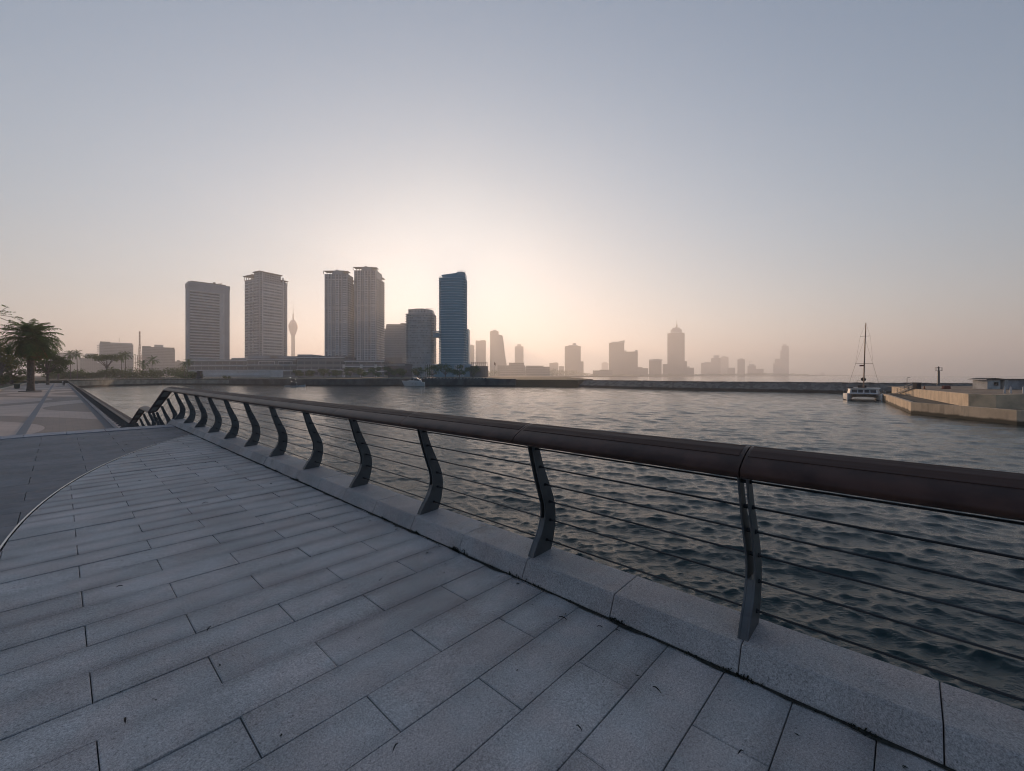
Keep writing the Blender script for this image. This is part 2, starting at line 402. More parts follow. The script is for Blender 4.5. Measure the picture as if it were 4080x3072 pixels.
o = mb.build('weeds', mat('weed_green', (.018,.022,.012), .9, var=.5, scale=30), fix=False); o.rotation_euler = (0,0,TH); o['kind'] = 'stuff'
# a thin grit line against the kerb
mb = MB(); uu = np.arange(-1.5, 17.1, .05)
wv = .012+.016*np.abs(np.sin(uu*3.1)+.6*np.sin(uu*7.7+1)+.5*np.sin(uu*19.))
for i in range(len(uu)-1):
    mb.add([(KV-wv[i],uu[i],.0052),(KV+.004,uu[i],.0052),(KV+.004,uu[i+1],.0052),(KV-wv[i+1],uu[i+1],.0052)], [(0,1,2,3)])
g = np.random.default_rng(21)
for _ in range(150):
    v_, u_ = g.uniform(-.6, KV-.02), abs(g.normal(0,5.))*(1 if g.uniform()>.1 else -.3); s_ = g.uniform(.002,.006)*(1+.6*(g.uniform()>.85)); a_ = g.uniform(0,6.28)
    if g.uniform() < .45: v_ = KV-.02-abs(g.normal(0,.22))
    if v_ < arc_v(u_)+.05 or u_ > 15: continue
    ca, sa = math.cos(a_)*s_, math.sin(a_)*s_; mb.add([(v_-ca*2,u_-sa*2,.0055),(v_+sa,u_-ca,.0056),(v_+ca*2.2,u_+sa*2.2,.0075),(v_-sa*.8,u_+ca*.8,.0058)], [(0,1,2,3)])
o = mb.build('grit', mat('grit_dark', (.03,.032,.026), .95, var=.5, scale=60)); o.rotation_euler = (0,0,TH); o['kind'] = 'stuff'

# ------------------------------------------------------------------ railings
def catmull(pts, k=4, closed=True):
    P = [np.array(p, float) for p in pts]; n = len(P); out = []
    for i in range(n if closed else n-1):
        a, b, c, d = (P[(i+j-1) % n] if closed else P[min(max(i+j-1,0),n-1)] for j in range(4))
        for s in range(k):
            t = s/k; out.append(tuple(.5*((2*b)+(c-a)*t+(2*a-5*b+4*c-d)*t*t+(3*b-a-3*c+d)*t**3)))
    if not closed: out.append(tuple(P[-1]))
    return out
m_rail = mat('rail_lacquer', (.066,.033,.024), .44, 0, .35, 5., spec=.35)
t = NT('rail_timber'); o_ = t.obj(); mp = t.n('ShaderNodeMapping'); t.set(mp,0,o_); mp.inputs['Scale'].default_value = (60,2.5,60)
gr = t.noise(mp.outputs[0], 1., 4, .6); m_wood = t.done(t.mix(gr, (.05,.026,.019,1), (.085,.046,.034,1)), t.ramp(gr,.3,.7,.5,.7), 0, t.bump(gr,.25,.002), .25)
m_post = mat('post_steel', (.125,.13,.133), .42, .6, .2, 4., bump=.05, bscale=120.)
m_wire = mat('rod_steel', (.05,.052,.055), .4, .8)
RP = catmull([(2.243,1.078),(2.262,1.052),(2.33,1.040),(2.45,1.058),(2.52,1.095),(2.538,1.132),(2.515,1.168),(2.455,1.180),(2.39,1.166),(2.32,1.137),(2.265,1.106)], 4)
PLK = [(2.335,1.1475),(2.39,1.169),(2.455,1.1835),(2.505,1.175),(2.5,1.150),(2.455,1.165),(2.39,1.150),(2.34,1.130)]
CL = catmull([(2.598,.135),(2.66,.22),(2.70,.32),(2.717,.42),(2.704,.53),(2.645,.68),(2.585,.83),(2.512,1.055)], 5, False)
HW = np.interp(np.linspace(0,1,len(CL)), np.linspace(0,1,8), [.104,.090,.078,.069,.061,.053,.043,.034])
def post_poly(t0=0., t1=1., k=1.):
    L, Rr = [], []; n = len(CL)
    for i in range(int(t0*(n-1)), int(t1*(n-1))+1):
        p = np.array(CL[i]); d = np.array(CL[min(i+1,n-1)])-np.array(CL[max(i-1,0)]); d /= np.linalg.norm(d); nn = np.array([-d[1], d[0]])
        if i < 3: nn = nn*(i/3)+np.array([-1.,0])*(1-i/3)
        L.append(tuple(p+nn*HW[i]*k)); Rr.append(tuple(p-nn*HW[i]*k))
    L[0] = (L[0][0], .13) if t0 == 0 else L[0]; Rr[0] = (Rr[0][0], .13) if t0 == 0 else Rr[0]
    return Rr+L[::-1]
def make_post(parent, u):
    p = MB().slab(post_poly(0,.42,.985), u-.0155, u+.0155, 'y').build('post', m_post, parent, bevel=.002)
    for s in (-1,1): MB().slab(post_poly(), u+s*.021-.0055, u+s*.021+.0055, 'y').build('plate', m_post, p, bevel=.0015)
    for k in WT:
        c = wire_at(k); MB().tube([(c[0],u-.034,c[1]),(c[0],u+.034,c[1])], .0125, 8).build('bolt', m_wire, p)
    return p
WT = [.233,.382,.531,.68,.829,.978]
def wire_at(z): return (float(np.interp(z, [c[1] for c in CL], [c[0] for c in CL])), z)
SPC = 1.495; PU0 = .648
railing = thing('railing', 'near balustrade of curved grey steel posts and rods under a broad brown handrail', 'railing', (*uv(0,0),0), TH)
for k in range(-1, 12): make_post(railing, PU0+k*SPC)
us_ = [PU0-SPC-.4]+[PU0+k*SPC-.05 for k in range(0, 12)]+[17.25]
for i in range(len(us_)-1):
    a, b = us_[i]+.003, us_[i+1]-.003
    h = MB().slab(RP, a, b, 'y').build('handrail', m_rail, railing, smooth=True)
    MB().slab(PLK, a+.02, b-.012, 'y').build('timber_top', m_wood, h, bevel=.003)
for k in WT:
    c = wire_at(k); MB().tube([(c[0],PU0-SPC-.4,c[1]),(c[0],17.16,c[1])], .0062, 8).build('rod', m_wire, railing, smooth=True)
# railing that steps down the stairs
m_plate = mat('plate_grey', (.3,.3,.28), .6)
sr = thing('stair_railing', 'zigzag balustrade stepping down the stairs beyond the platform corner', 'railing', (*uv(0,17.3),0), TH)
path = [(17.27,0.),(20.7,-.905),(23.25,-.905),(26.9,-1.80)]
def run(parent, a, b, m=m_rail, nm='handrail'):
    (u0,z0),(u1,z1) = a, b
    n = len(RP); vs = [(p[0],u0-17.3,p[1]+z0) for p in RP]+[(p[0],u1-17.3,p[1]+z1) for p in RP]
    o = MB().add(vs, [tuple(range(n)),tuple(range(n,2*n))[::-1]]+[(i,i+n,(i+1)%n+n,(i+1)%n) for i in range(n)]).build(nm, m, parent)
    for k in WT:
        c = wire_at(k); MB().tube([(c[0],u0-17.3,c[1]+z0),(c[0],u1-17.3,c[1]+z1)], .0062, 6).build('rod', m_wire, parent)
    return o
for a, b in zip(path[:-1], path[1:]):
    h = run(sr, a, b)
    if a[1] != b[1]:
        n = 3                   # pale fixing plates seen on the underside
        for k in range(n):
            f0, f1 = (k+.12)/n, (k+.72)/n
            q = [(v, a[0]+(b[0]-a[0])*f-17.3, zz+a[1]+(b[1]-a[1])*f) for f in (f0,f1) for v, zz in ((2.29,1.036),(2.44,1.046))]
            MB().add(q+[(x,y,z+.012) for x,y,z in q], [(0,1,3,2),(4,6,7,5),(0,4,5,1),(1,5,7,3),(3,7,6,2),(2,6,4,0)]).build('fixing_plate', m_plate, h)
for u in (18.4,19.6,20.75,21.9,23.2,24.4,25.6,26.8):
    z = np.interp(u, [p[0] for p in path], [p[1] for p in path])
    p = MB().slab([(a, b+z) for a, b in post_poly()], u-17.3-.03, u-17.3+.03, 'y').build('post', m_post, sr)
for u0, u1, z0, z1 in ((17.27,20.7,0,-.905),(20.7,23.25,-.905,-.905),(23.25,26.9,-.905,-1.8)):
    vs = [(v,uu_-17.3,z+dz) for uu_, z in ((u0,z0),(u1,z1)) for v, dz in ((KV,-.4),(KV,.03),(KV+.07,.14),(KV+.385,.14),(KV+.385,-.4))]
    MB().add(vs, [(0,1,2,3,4),(9,8,7,6,5)]+[(i,i+5,(i+1)%5+5,(i+1)%5) for i in range(5)]).build('kerb_stone', m_kerb, sr)
# railing along the promenade
pr = thing('promenade_railing', 'far balustrade running the length of the lower promenade beside the water', 'railing', (*uv(0,26.9),PROM), TH)
for u0 in np.arange(0, 232, 5.98*2):
    u1 = min(u0+5.98*2-.012, 232); h = MB().slab(RP, u0, u1, 'y').build('handrail', m_rail, pr)
    m_ = MB()
    for q in range(8):
        if u0+q*1.495 < 231: m_.slab(PLK, u0+q*1.495+.03, u0+(q+1)*1.495-.04, 'y')
    m_.build('timber_top', m_wood, h)
pm = MB().slab(post_poly(), -.03, .03, 'y').build('post', m_post, pr); pm.location = (0,.6,0)
for k in range(1, 80):
    c = pm.copy(); COL.objects.link(c); c.parent = pr; c.location = (0,.6+k*1.495,0)
rest = MB()
for k in range(80, 155): rest.slab(post_poly(), .6+k*1.495-.03, .6+k*1.495+.03, 'y')
rest.build('post', m_post, pr)['kind'] = 'stuff'
for k in WT:
    c = wire_at(k); MB().tube([(c[0],0,c[1]),(c[0],231,c[1])], .0065, 5).build('rod', m_wire, pr)
mb = MB()
for u in np.arange(27, 262, 1.5): mb.slab([(KV,-.02),(KV,.03),(KV+.07,.14),(KV+.385,.14),(KV+.385,-.1)], u+.004, u+1.496, 'y')
o = mb.build('promenade_kerb', m_kerb); o.location = (0,0,PROM); struct(o, TH)

# fallen leaves and litter on the paving
m_leaf = mat('dry_leaf', (.022,.018,.015), .8, var=.4, scale=40)
lf = [(R1[0],R1[1]) for R1 in [(1.55,1.05),(2.30,1.28),(2.18,1.60),(2.26,1.38),(.95,1.55),(.62,3.1),(.30,4.2),(1.65,2.9),(2.05,6.6),(1.9,8.1),(1.75,9.0),(2.15,10.4),(1.0,12.6),(.4,14.6),(.9,14.1),(1.5,14.9),(-.3,3.3),(.2,2.55),(2.0,.9),(1.9,.5),(1.2,6.2),(.8,8.2)]]
sp_ = ['near the kerb joint at lower right','by the kerb foot','on the paver next to the kerb','beside the weeds','in the middle of a paver','on the left pavers','on the far left pavers','on the middle pavers']
mlist = []
for i, (v, u) in enumerate(lf):
    if i < 4 or i == 0: pass
    n = 7; L = random.uniform(.012,.03); Wd = L*random.uniform(.25,.5); vs = []
    for k in range(n+1):
        t_ = k/n; w = Wd*math.sin(math.pi*min(.98,max(.03,t_))**.8)*.5; zc = .003+.010*math.sin(t_*3)*random.uniform(.6,1)
        vs += [(-w, (t_-.5)*L*2, zc+.004), (0, (t_-.5)*L*2, zc), (w, (t_-.5)*L*2, zc+.004)]
    fs = []
    for k in range(n): fs += [(3*k,3*k+1,3*k+4,3*k+3),(3*k+1,3*k+2,3*k+5,3*k+4)]
    o = MB().add(vs, fs).build('fallen_leaf', m_leaf, smooth=True, fix=False); x, y = uv(v,u); o.location = (x,y,.004); o.rotation_euler = (0,0,random.uniform(0,6.28))
    tag(o, 'small dark dry leaf lying on the pale granite paving', 'leaf', 'dry leaves scattered on the paving')
# ------------------------------------------------------------------ promenade, banks, breakwater
t = NT('promenade_paving'); o_ = t.obj(); s = t.xyz(o_)
ph = t.math('MULTIPLY', t.math('SUBTRACT', s[1], 88.), 2*math.pi/48)
w_ = t.math('DIVIDE', t.math('SUBTRACT', t.math('ADD', s[0], 3.4), t.math('MULTIPLY', t.math('COSINE', ph), 4.5)), 8.5)
d_ = t.math('ABSOLUTE', t.math('SUBTRACT', t.math('FRACT', t.math('ADD', w_, .5)), .5))
snake = t.math('LESS_THAN', d_, .205)
stp = t.math('LESS_THAN', t.math('ABSOLUTE', t.math('ADD', s[0], 1.5)), .19)
edg = t.math('LESS_THAN', t.math('ABSOLUTE', t.math('SUBTRACT', s[0], 2.2)), .2)
br = t.n('ShaderNodeTexBrick', offset=.5); t.set(br,'Vector',o_); t.set(br,'Scale',1.); t.set(br,'Brick Width',.6); t.set(br,'Row Height',.3); t.set(br,'Mortar Size',.006)
br.inputs['Color1'].default_value = (1,1,1,1); br.inputs['Color2'].default_value = (.86,.86,.86,1); br.inputs['Mortar'].default_value = (.45,.45,.45,1)
col = t.mix(snake, (.46,.375,.33,1), (.22,.175,.15,1)); col = t.mix(t.math('MAXIMUM', stp, edg), col, (.15,.16,.185,1))
col = t.mix(1., col, br.outputs['Color'], 'MULTIPLY'); nz = t.noise(o_, .35, 5)
col = t.mix(t.ramp(nz,.35,.65,0,.25), col, (.15,.13,.12,1)); m_prom = t.done(col, .6)
P0U, P1U = 26.5, 262.
o = MB().box(-8.6,KV+.1,P0U,P1U,-1.2,0).build('promenade', m_prom); o.location = (0,0,PROM); struct(o, TH)
m_quay = mat('quay_concrete', (.19,.175,.15), .9, var=.3, scale=.6, bump=.3, bscale=9)
struct(MB().box(KV+.05,KV+.37,17.4,P1U,-8,PROM-.03).build('promenade_base', m_quay), TH)
m_grass = mat('lawn_grass', (.045,.06,.022), .95, var=.45, scale=.25)
o = MB().box(-700,-9.0,-200,P1U,-1.2,.12).build('lawn', m_grass); o.location = (0,0,PROM); struct(o, TH)
mb = MB()
for u in np.arange(18, 262, 3.0): mb.box(-9.0,-8.55,u+.01,u+2.99,-.3,.42)
pk = mb.build('planter_kerb', mat('sunlit_stone', (.46,.41,.35), .8, var=.15), bevel=.02); pk.location = (0,0,PROM); struct(pk, TH)

SH = [uv(2.76,262), (-203,216), (-203,246), (-160,240), (-118,226), (-70,222), (-24.6,219), (2,212), (31,200)]
BK = [(31,200),(64.8,153),(78,147),(101,128),(150,100),(240,62),(330,40)]
m_ground = mat('shore_soil', (.055,.06,.038), .95, var=.4, scale=.03)
land = [(x,y) for x,y in SH]+[(45,236),(60,430),(150,1250),(800,2000),(1500,3300),(2700,3800),(4000,5100),(4300,6300),(-6300,6300),(-6300,600),(-700,-150),uv(-300,262)]
struct(MB().prism(land[::-1], WATER-3, -.66).build('shore_ground', m_ground))
def wall_strip(pts, z0, z1, th, mb, inset=0.):
    for i in range(len(pts)-1):
        a, b = Vector((*pts[i],0)), Vector((*pts[i+1],0)); d = (b-a).normalized(); n = Vector((-d.y,d.x,0))
        q = [a-n*inset*0, b, b+n*th, a+n*th]
        mb.add([(p.x,p.y,z0) for p in q]+[(p.x,p.y,z1) for p in q], [(0,1,2,3)[::-1],(4,5,6,7),(0,1,5,4),(1,2,6,5),(2,3,7,6),(3,0,4,7)])
def along(pts, step):
    out = []; acc = 0
    for i in range(len(pts)-1):
        a, b = Vector(pts[i]), Vector(pts[i+1]); L = (b-a).length
        while acc < L: p = a+(b-a)*acc/L; out.append((p.x,p.y,math.atan2(b.y-a.y,b.x-a.x))); acc += step
        acc -= L
    return out
m_wallA = mat('pale_seawall', (.30,.28,.23), .9, var=.3, scale=.35); m_wallB = mat('dark_seawall', (.085,.09,.088), .9, var=.4, scale=.25); m_tide = mat('tide_mark', (.03,.032,.026), .8)
def off(pts, d):
    out = []
    for i, p in enumerate(pts):
        a = Vector(pts[max(i-1,0)]); b = Vector(pts[min(i+1,len(pts)-1)]); t_ = (b-a).normalized(); out.append((p[0]+t_.y*d, p[1]-t_.x*d))
    return out
# pale wall at the head of the bay
wa = thing('sea_wall', 'pale stone sea wall with a low fence along its top at the far end of the promenade', 'wall', (*SH[1],WATER))
def loc(pts, o): return [(p[0]-o[0], p[1]-o[1]) for p in pts]
A = loc(off(SH[:4], .4), SH[1]); mb = MB(); wall_strip(A, -.5, 2.9, 1.1, mb); mb.build('wall', m_wallA, wa)
mb = MB(); wall_strip(loc(off(SH[:4], .44), SH[1]), -.5, .75, .9, mb); mb.build('tide_band', m_tide, wa)
mb = MB()
for x, y, a in along(loc(off(SH[:4],-.4), SH[1]), 2.2): mb.box(x-.06,x+.06,y-.06,y+.06,2.9,3.85)
for z in (3.35,3.82):
    P = loc(off(SH[:4],-.4), SH[1])
    for i in range(len(P)-1): mb.bar((*P[i],z),(*P[i+1],z),.08)
mb.build('fence', mat('fence_grey', (.32,.31,.28), .7), wa)
wb = thing('sea_wall', 'long dark sea wall below the low shopping buildings in the middle of the bay', 'wall', (*SH[5],WATER))
B_ = SH[3:8]; mb = MB(); wall_strip(loc(off(B_,.4), SH[5]), -.5, 3.45, 1.2, mb); mb.build('wall', m_wallB, wb)
mb = MB(); wall_strip(loc(off(B_,.44), SH[5]), -.5, .5, .9, mb); mb.build('tide_band', m_tide, wb)
mb = MB(); wall_strip(loc(off(B_,.34), SH[5]), 3.45, 3.6, 1.0, mb); mb.build('coping', mat('coping_grey', (.16,.165,.165), .8), wb)
m_blk = mat('parapet_block', (.11,.115,.12), .9); 
PLL = along(off([SH[5],SH[6],SH[7]], -.9), 1.78)
first = None
PB = [p for p in PLL if 1640 < p[0]/p[1]*F+2040 < 1945]
for x, y, a in PB:
    if first is None:
        first = tag(MB().add([(-.55,-.3,-.3),(.55,-.3,-.3),(.55,.3,-.3),(-.55,.3,-.3),(-.48,-.22,.62),(.48,-.22,.62),(.48,.22,.62),(-.48,.22,.62)],[(0,3,2,1),(4,5,6,7),(0,1,5,4),(1,2,6,5),(2,3,7,6),(3,0,4,7)]).build('parapet_block', m_blk, bevel=.04), 'dark parapet block in the even row on the sea wall below the blue glass tower', 'block', 'parapet blocks on the sea wall')
        o = first
    else: o = first.copy(); COL.objects.link(o)
    o.location = (x,y,-.3); o.rotation_euler = (0,0,a)
# breakwater: sloping dark revetment with a crest
g = np.random.default_rng(9); mb = MB()
pts = along(BK, 1.6); prof = [(-3.5,-3.0),(0.,.0),(2.2,1.35),(4.4,2.72),(4.6,3.05),(5.0,3.18),(10.,3.12),(24.,2.4),(27,-1.5)]
rows = []
for i, (x, y, a) in enumerate(pts):
    nx, ny = -math.sin(a), math.cos(a); row = []
    for k, (d, z) in enumerate(prof):
        j = .08 if 0 < k < 7 else .03
        zz = z+g.normal(0,j*.8); dd = d+g.normal(0,j); row.append((x+nx*dd, y+ny*dd, WATER+zz))
    rows.append(row)
n = len(prof); vs = [p for r in rows for p in r]
mb.add(vs, [(i*n+k,(i+1)*n+k,(i+1)*n+k+1,i*n+k+1) for i in range(len(rows)-1) for k in range(n-1)])
t = NT('revetment_rock'); o_ = t.geo().outputs['Position']; s = t.xyz(o_); vo = t.n('ShaderNodeTexVoronoi'); t.set(vo,'Vector',o_); t.set(vo,'Scale',.9)
h = t.math('ADD', s[2], t.math('MULTIPLY', t.noise(o_,.5,3), .5))
col = t.mix(t.ramp(h, WATER+.85, WATER+1.25), (.016,.018,.016,1), (.14,.145,.138,1)); col = t.mix(t.ramp(h, WATER+3.1, WATER+3.35), col, (.10,.092,.078,1))
col = t.mix(1., col, t.mix(t.ramp(vo.outputs['Color'], .2, .8), (.7,.7,.7,1), (1.25,1.22,1.18,1)), 'MULTIPLY')
m_rock = t.done(col, .92, 0, t.bump(vo.outputs['Distance'], .6, .2)); struct(mb.build('breakwater', m_rock))

# ------------------------------------------------------------------ quay at the right
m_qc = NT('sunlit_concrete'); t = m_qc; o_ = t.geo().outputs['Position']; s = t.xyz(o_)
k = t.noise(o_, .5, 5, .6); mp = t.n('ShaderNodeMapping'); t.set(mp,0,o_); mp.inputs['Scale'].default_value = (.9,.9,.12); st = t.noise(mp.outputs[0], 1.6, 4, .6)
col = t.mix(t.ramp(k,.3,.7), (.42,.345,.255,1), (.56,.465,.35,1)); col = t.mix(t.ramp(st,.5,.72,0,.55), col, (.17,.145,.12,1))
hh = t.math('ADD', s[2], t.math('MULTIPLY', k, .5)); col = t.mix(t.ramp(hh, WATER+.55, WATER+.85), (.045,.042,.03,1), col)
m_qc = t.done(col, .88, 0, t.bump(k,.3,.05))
m_qb = mat('brown_concrete', (.62,.47,.31), .9, var=.25, scale=.5, bump=.3, bscale=4)  # paler, browner tone for the wall panels past the first run
m_gravel = mat('dark_gravel', (.055,.055,.045), .95, var=.5, scale=1.2, bump=.5, bscale=3); m_earth = mat('brown_earth', (.20,.155,.11), .95, var=.35, scale=.5, bump=.4, bscale=2)
QP = [(75,85),(56.6,60.1),(55.4,46.5),(58,30),(64,10)]
qg = QP+[(110,10),(140,85),(103,104),(84,97)]
struct(MB().prism(qg[::-1] if False else qg, WATER-3, -2.66).build('quay_ground', m_gravel))
qw = thing('quay_wall', 'low sunlit concrete wall rising from the water along the quay edge', 'wall', (*QP[1],WATER))
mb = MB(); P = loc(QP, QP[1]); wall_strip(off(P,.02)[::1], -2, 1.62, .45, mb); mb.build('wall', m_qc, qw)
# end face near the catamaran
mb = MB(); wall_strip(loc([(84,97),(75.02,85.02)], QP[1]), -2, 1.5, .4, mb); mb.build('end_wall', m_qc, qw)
RW = [(95,106),(59.9,55.6),(60.4,52.9),(63.2,51.4),(90,38)]
rw = thing('retaining_wall', 'tall sunlit concrete retaining wall behind the dark strip of the quay', 'wall', (*RW[1],-2.7))
zt = [1.38,1.80,1.78,2.0,2.1]; P = loc(RW, RW[1])
for i in range(4):
    a, b = Vector((*P[i],0)), Vector((*P[i+1],0)); L = (b-a).length; n = max(1, round(L/(6.2 if i == 0 else 20)))
    d = (b-a).normalized(); nn = Vector((-d.y,d.x,0))
    for k in range(n):
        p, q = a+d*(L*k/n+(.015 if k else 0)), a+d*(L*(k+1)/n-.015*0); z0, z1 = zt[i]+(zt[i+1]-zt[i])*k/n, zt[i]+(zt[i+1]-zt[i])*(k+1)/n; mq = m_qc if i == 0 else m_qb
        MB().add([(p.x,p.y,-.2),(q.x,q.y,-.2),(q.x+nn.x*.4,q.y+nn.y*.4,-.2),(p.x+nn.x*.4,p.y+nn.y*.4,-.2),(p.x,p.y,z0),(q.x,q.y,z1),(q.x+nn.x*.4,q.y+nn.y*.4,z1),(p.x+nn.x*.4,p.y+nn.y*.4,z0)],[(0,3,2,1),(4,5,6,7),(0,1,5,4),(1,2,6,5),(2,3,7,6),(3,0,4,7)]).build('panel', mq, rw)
yd = [(RW[0][0]+.5,RW[0][1]-.3),(RW[1][0]+.4,RW[1][1]-.1),(RW[2][0]+.3,RW[2][1]+.2),(RW[3][0]+.2,RW[3][1]+.3),(90.3,38.5),(200,38),(200,95),(104,118)]
g = np.random.default_rng(2); mb = MB(); n = len(yd)
zs = [-1.45,-1.0,-.98,-.75,-.65,-.9,-1.25,-1.45]
cx, cy = 105, 78
vs = [(x,y,z) for (x,y),z in zip(yd,zs)]+[(x*.6+cx*.4,y*.6+cy*.4,-1.2+g.normal(0,.05)) for (x,y) in yd]+[(cx,cy,-1.25)]
mb.add(vs, [(i,(i+1)%n,(i+1)%n+n,i+n) for i in range(n)]+[(i+n,(i+1)%n+n,2*n) for i in range(n)]+[]); struct(mb.build('earth_yard', m_earth))
# ------------------------------------------------------------------ vegetation
def leaf_mat(name, a, b, tr=.35):
    t = NT(name); r = t.geo().outputs['Random Per Island']; col = t.mix(r, c4(a), c4(b))
    d = t.n('ShaderNodeBsdfDiffuse'); t.set(d,'Color',col); tl = t.n('ShaderNodeBsdfTranslucent'); t.set(tl,'Color',t.mix(.5, col, (b[0]*1.6,b[1]*1.7,b[2]*.9,1)))
    m = t.n('ShaderNodeMixShader'); t.set(m,0,tr); t.t.links.new(d.outputs[0], m.inputs[1]); t.t.links.new(tl.outputs[0], m.inputs[2]); t.t.links.new(m.outputs[0], t.out.inputs[0]); return t.m
m_leafD = leaf_mat('dark_foliage', (.03,.062,.022), (.08,.13,.04)); m_leafY = leaf_mat('olive_foliage', (.07,.085,.02), (.17,.165,.04)); m_leafG = leaf_mat('green_foliage', (.035,.07,.022), (.085,.13,.04))
m_palm = leaf_mat('palm_frond', (.03,.075,.03), (.085,.15,.055), .3); m_bark = mat('bark', (.11,.095,.08), .9, var=.35, scale=3, bump=.4, bscale=12)
m_dry = leaf_mat('dry_frond', (.10,.07,.03), (.2,.13,.06), .3)
def leaves(name, blobs, n, size, m, parent, seed, flat=.5, aspect=.5):
    g = np.random.default_rng(seed); B = np.array(blobs, float)          # x,y,z,rx,ry,rz
    vol = B[:,3]*B[:,4]*B[:,5]; pick = g.choice(len(B), n, p=vol**.8/np.sum(vol**.8)); b = B[pick]
    d = g.normal(size=(n,3)); d /= np.linalg.norm(d,axis=1)[:,None]; r = g.uniform(.15,1,n)**.45
    clump = .82+.18*np.sin(d[:,0]*7+pick)*np.sin(d[:,1]*6+1.7*pick)*np.sin(d[:,2]*8)
    C = b[:,:3]+d*b[:,3:]*(r*clump)[:,None]
    nrm = g.normal(size=(n,3)); nrm[:,2] += flat; nrm += d*.6; nrm /= np.linalg.norm(nrm,axis=1)[:,None]
    t_ = np.cross(nrm, g.normal(size=(n,3))); t_ /= np.linalg.norm(t_,axis=1)[:,None]; s_ = np.cross(nrm,t_)
    L = size*g.uniform(.6,1.35,n)[:,None]; Wd = L*aspect
    V = np.stack([C-t_*L, C+s_*Wd-nrm*L*.12, C+t_*L, C-s_*Wd-nrm*L*.12], 1).reshape(-1,3)
    return npmesh(name, V, np.arange(4*n).reshape(n,4), m, parent)
def tree(name, label, x, y, z, h, w, n, size, seed, m=None, group=None, cat='tree', kind='round', trunk_h=.35):
    m = m or m_leafD; g = random.Random(seed); T = thing(name, label, cat, (x,y,z), 0, group); mb = MB()
    tr = h*.022+.08; top = h*(.72 if kind != 'flat' else .75)
    mb.tube([(0,0,-.2),(g.uniform(-.1,.1),g.uniform(-.1,.1),h*trunk_h*.6),(g.uniform(-.2,.2),g.uniform(-.2,.2),h*trunk_h),(g.uniform(-.3,.3),0,top)], [tr*1.3,tr,tr*.85,tr*.25], 7)
    bl = []; nb = 9 if kind != 'bush' else 7
    for k in range(nb):
        a = 2*math.pi*k/nb+g.uniform(-.4,.4); rr = w*.5*g.uniform(.35,.75); zz = h*(g.uniform(trunk_h+.12,.86) if kind == 'round' else g.uniform(.72,.86) if kind == 'flat' else g.uniform(.2,.72))
        e = w*g.uniform(.17,.27); bl.append((rr*math.cos(a), rr*math.sin(a), zz, e, e, e*(.75 if kind == 'round' else .32 if kind == 'flat' else .8)))
        if kind != 'bush': mb.tube([(0,0,h*trunk_h*g.uniform(.8,1.1)),(rr*.5*math.cos(a),rr*.5*math.sin(a),(zz+h*trunk_h)/2),(rr*math.cos(a),rr*math.sin(a),zz)], [tr*.5,tr*.35,tr*.12], 5)
    bl.append((0,0,h*.8 if kind != 'bush' else h*.55, w*.27, w*.27, h*(.19 if kind != 'flat' else .08)))
    mb.build('trunk', m_bark, T, smooth=True); leaves('crown', bl, n, size, m, T, seed)
    return T
def frond(V, Q, base, az, pitch, L, g, nl=22, droop=1.25, ll=.16):
    d = np.array([math.cos(az)*math.cos(pitch), math.sin(az)*math.cos(pitch), math.sin(pitch)]); p = np.array(base, float); side0 = np.array([-math.sin(az), math.cos(az), 0.])
    for i in range(nl):
        t_ = i/nl; pit = pitch-droop*t_**1.35; d = np.array([math.cos(az)*math.cos(pit), math.sin(az)*math.cos(pit), math.sin(pit)]); q = p+d*L/nl
        up = np.cross(d, side0); lw = L*ll*1.1*math.sin(math.pi*min(.97,(t_*.86+.12)))**.7
        b = len(V); w0 = .035*L/3*(1-t_)+.008
        V += [p-side0*w0, p+side0*w0, q+side0*w0*.9, q-side0*w0*.9]; Q.append((b,b+1,b+2,b+3))
        if t_ > .10:
            for sg in (-1,1):
                tip = p+side0*sg*lw*.82+d*lw*.55-np.array([0,0,lw*(.25+.5*g.random())])+up*lw*.1
                wv = d*L/nl*.55; b = len(V); mid = (p+tip)/2+np.array([0,0,lw*.1]); V += [p-wv*.3, p+wv, mid+wv*.9, mid-wv*.2]; Q.append((b,b+1,b+2,b+3))
                b = len(V); V += [mid-wv*.2, mid+wv*.9, tip+wv*.15, tip-wv*.05]; Q.append((b,b+1,b+2,b+3))
        p = q
def palm(label, x, y, z, h, L, seed, nf=24, group=None, trunks=((0,0,0,0),), r=.2, dense=False, lean=0., name='palm_tree'):
    g = random.Random(seed); T = thing(name, label, 'palm tree', (x,y,z), 0, group)
    for (tx, ty, bx, by) in trunks:
        path = [(bx+(tx-bx)*t_**1.5+lean*h*t_*t_, by+(ty-by)*t_**1.5, -.2+(h+.2)*t_) for t_ in np.linspace(0,1,14)]
        mb = MB(); mb.tube(path, [r*(1.5 if i == 0 else 1.0-.35*i/13)*(1+.05*(i%2)) for i in range(14)], 9); mb.build('trunk', m_bark, T, smooth=True)
        V, Q = [], []; c = path[-1]
        for k in range(nf):
            az = 2.399*k+g.uniform(-.25,.25); f = k/nf; pit = (1.5 if dense else 1.35)-(2.7 if dense else 2.1)*f+g.uniform(-.15,.15)
            frond(V, Q, (c[0],c[1],c[2]+.1), az, pit, L*g.uniform(.85,1.1)*(.8+.25*math.sin(math.pi*f)), g, nl=20 if dense else 13, droop=(.8+1.3*f+.5*g.random() if dense else 1.0+.5*g.random()), ll=.2 if dense else .17)
        npmesh('crown', np.array(V), np.array(Q), m_palm, T)
        if dense:
            V, Q = [], []
            for k in range(9): frond(V, Q, (c[0],c[1],c[2]-.2), 2.399*k, -.75-.3*g.random(), L*.8, g, nl=16, droop=.6, ll=.17)
            npmesh('dry_fronds', np.array(V), np.array(Q), m_dry, T)
    return T
def P(xp, Y): return (px(xp,Y), Y)
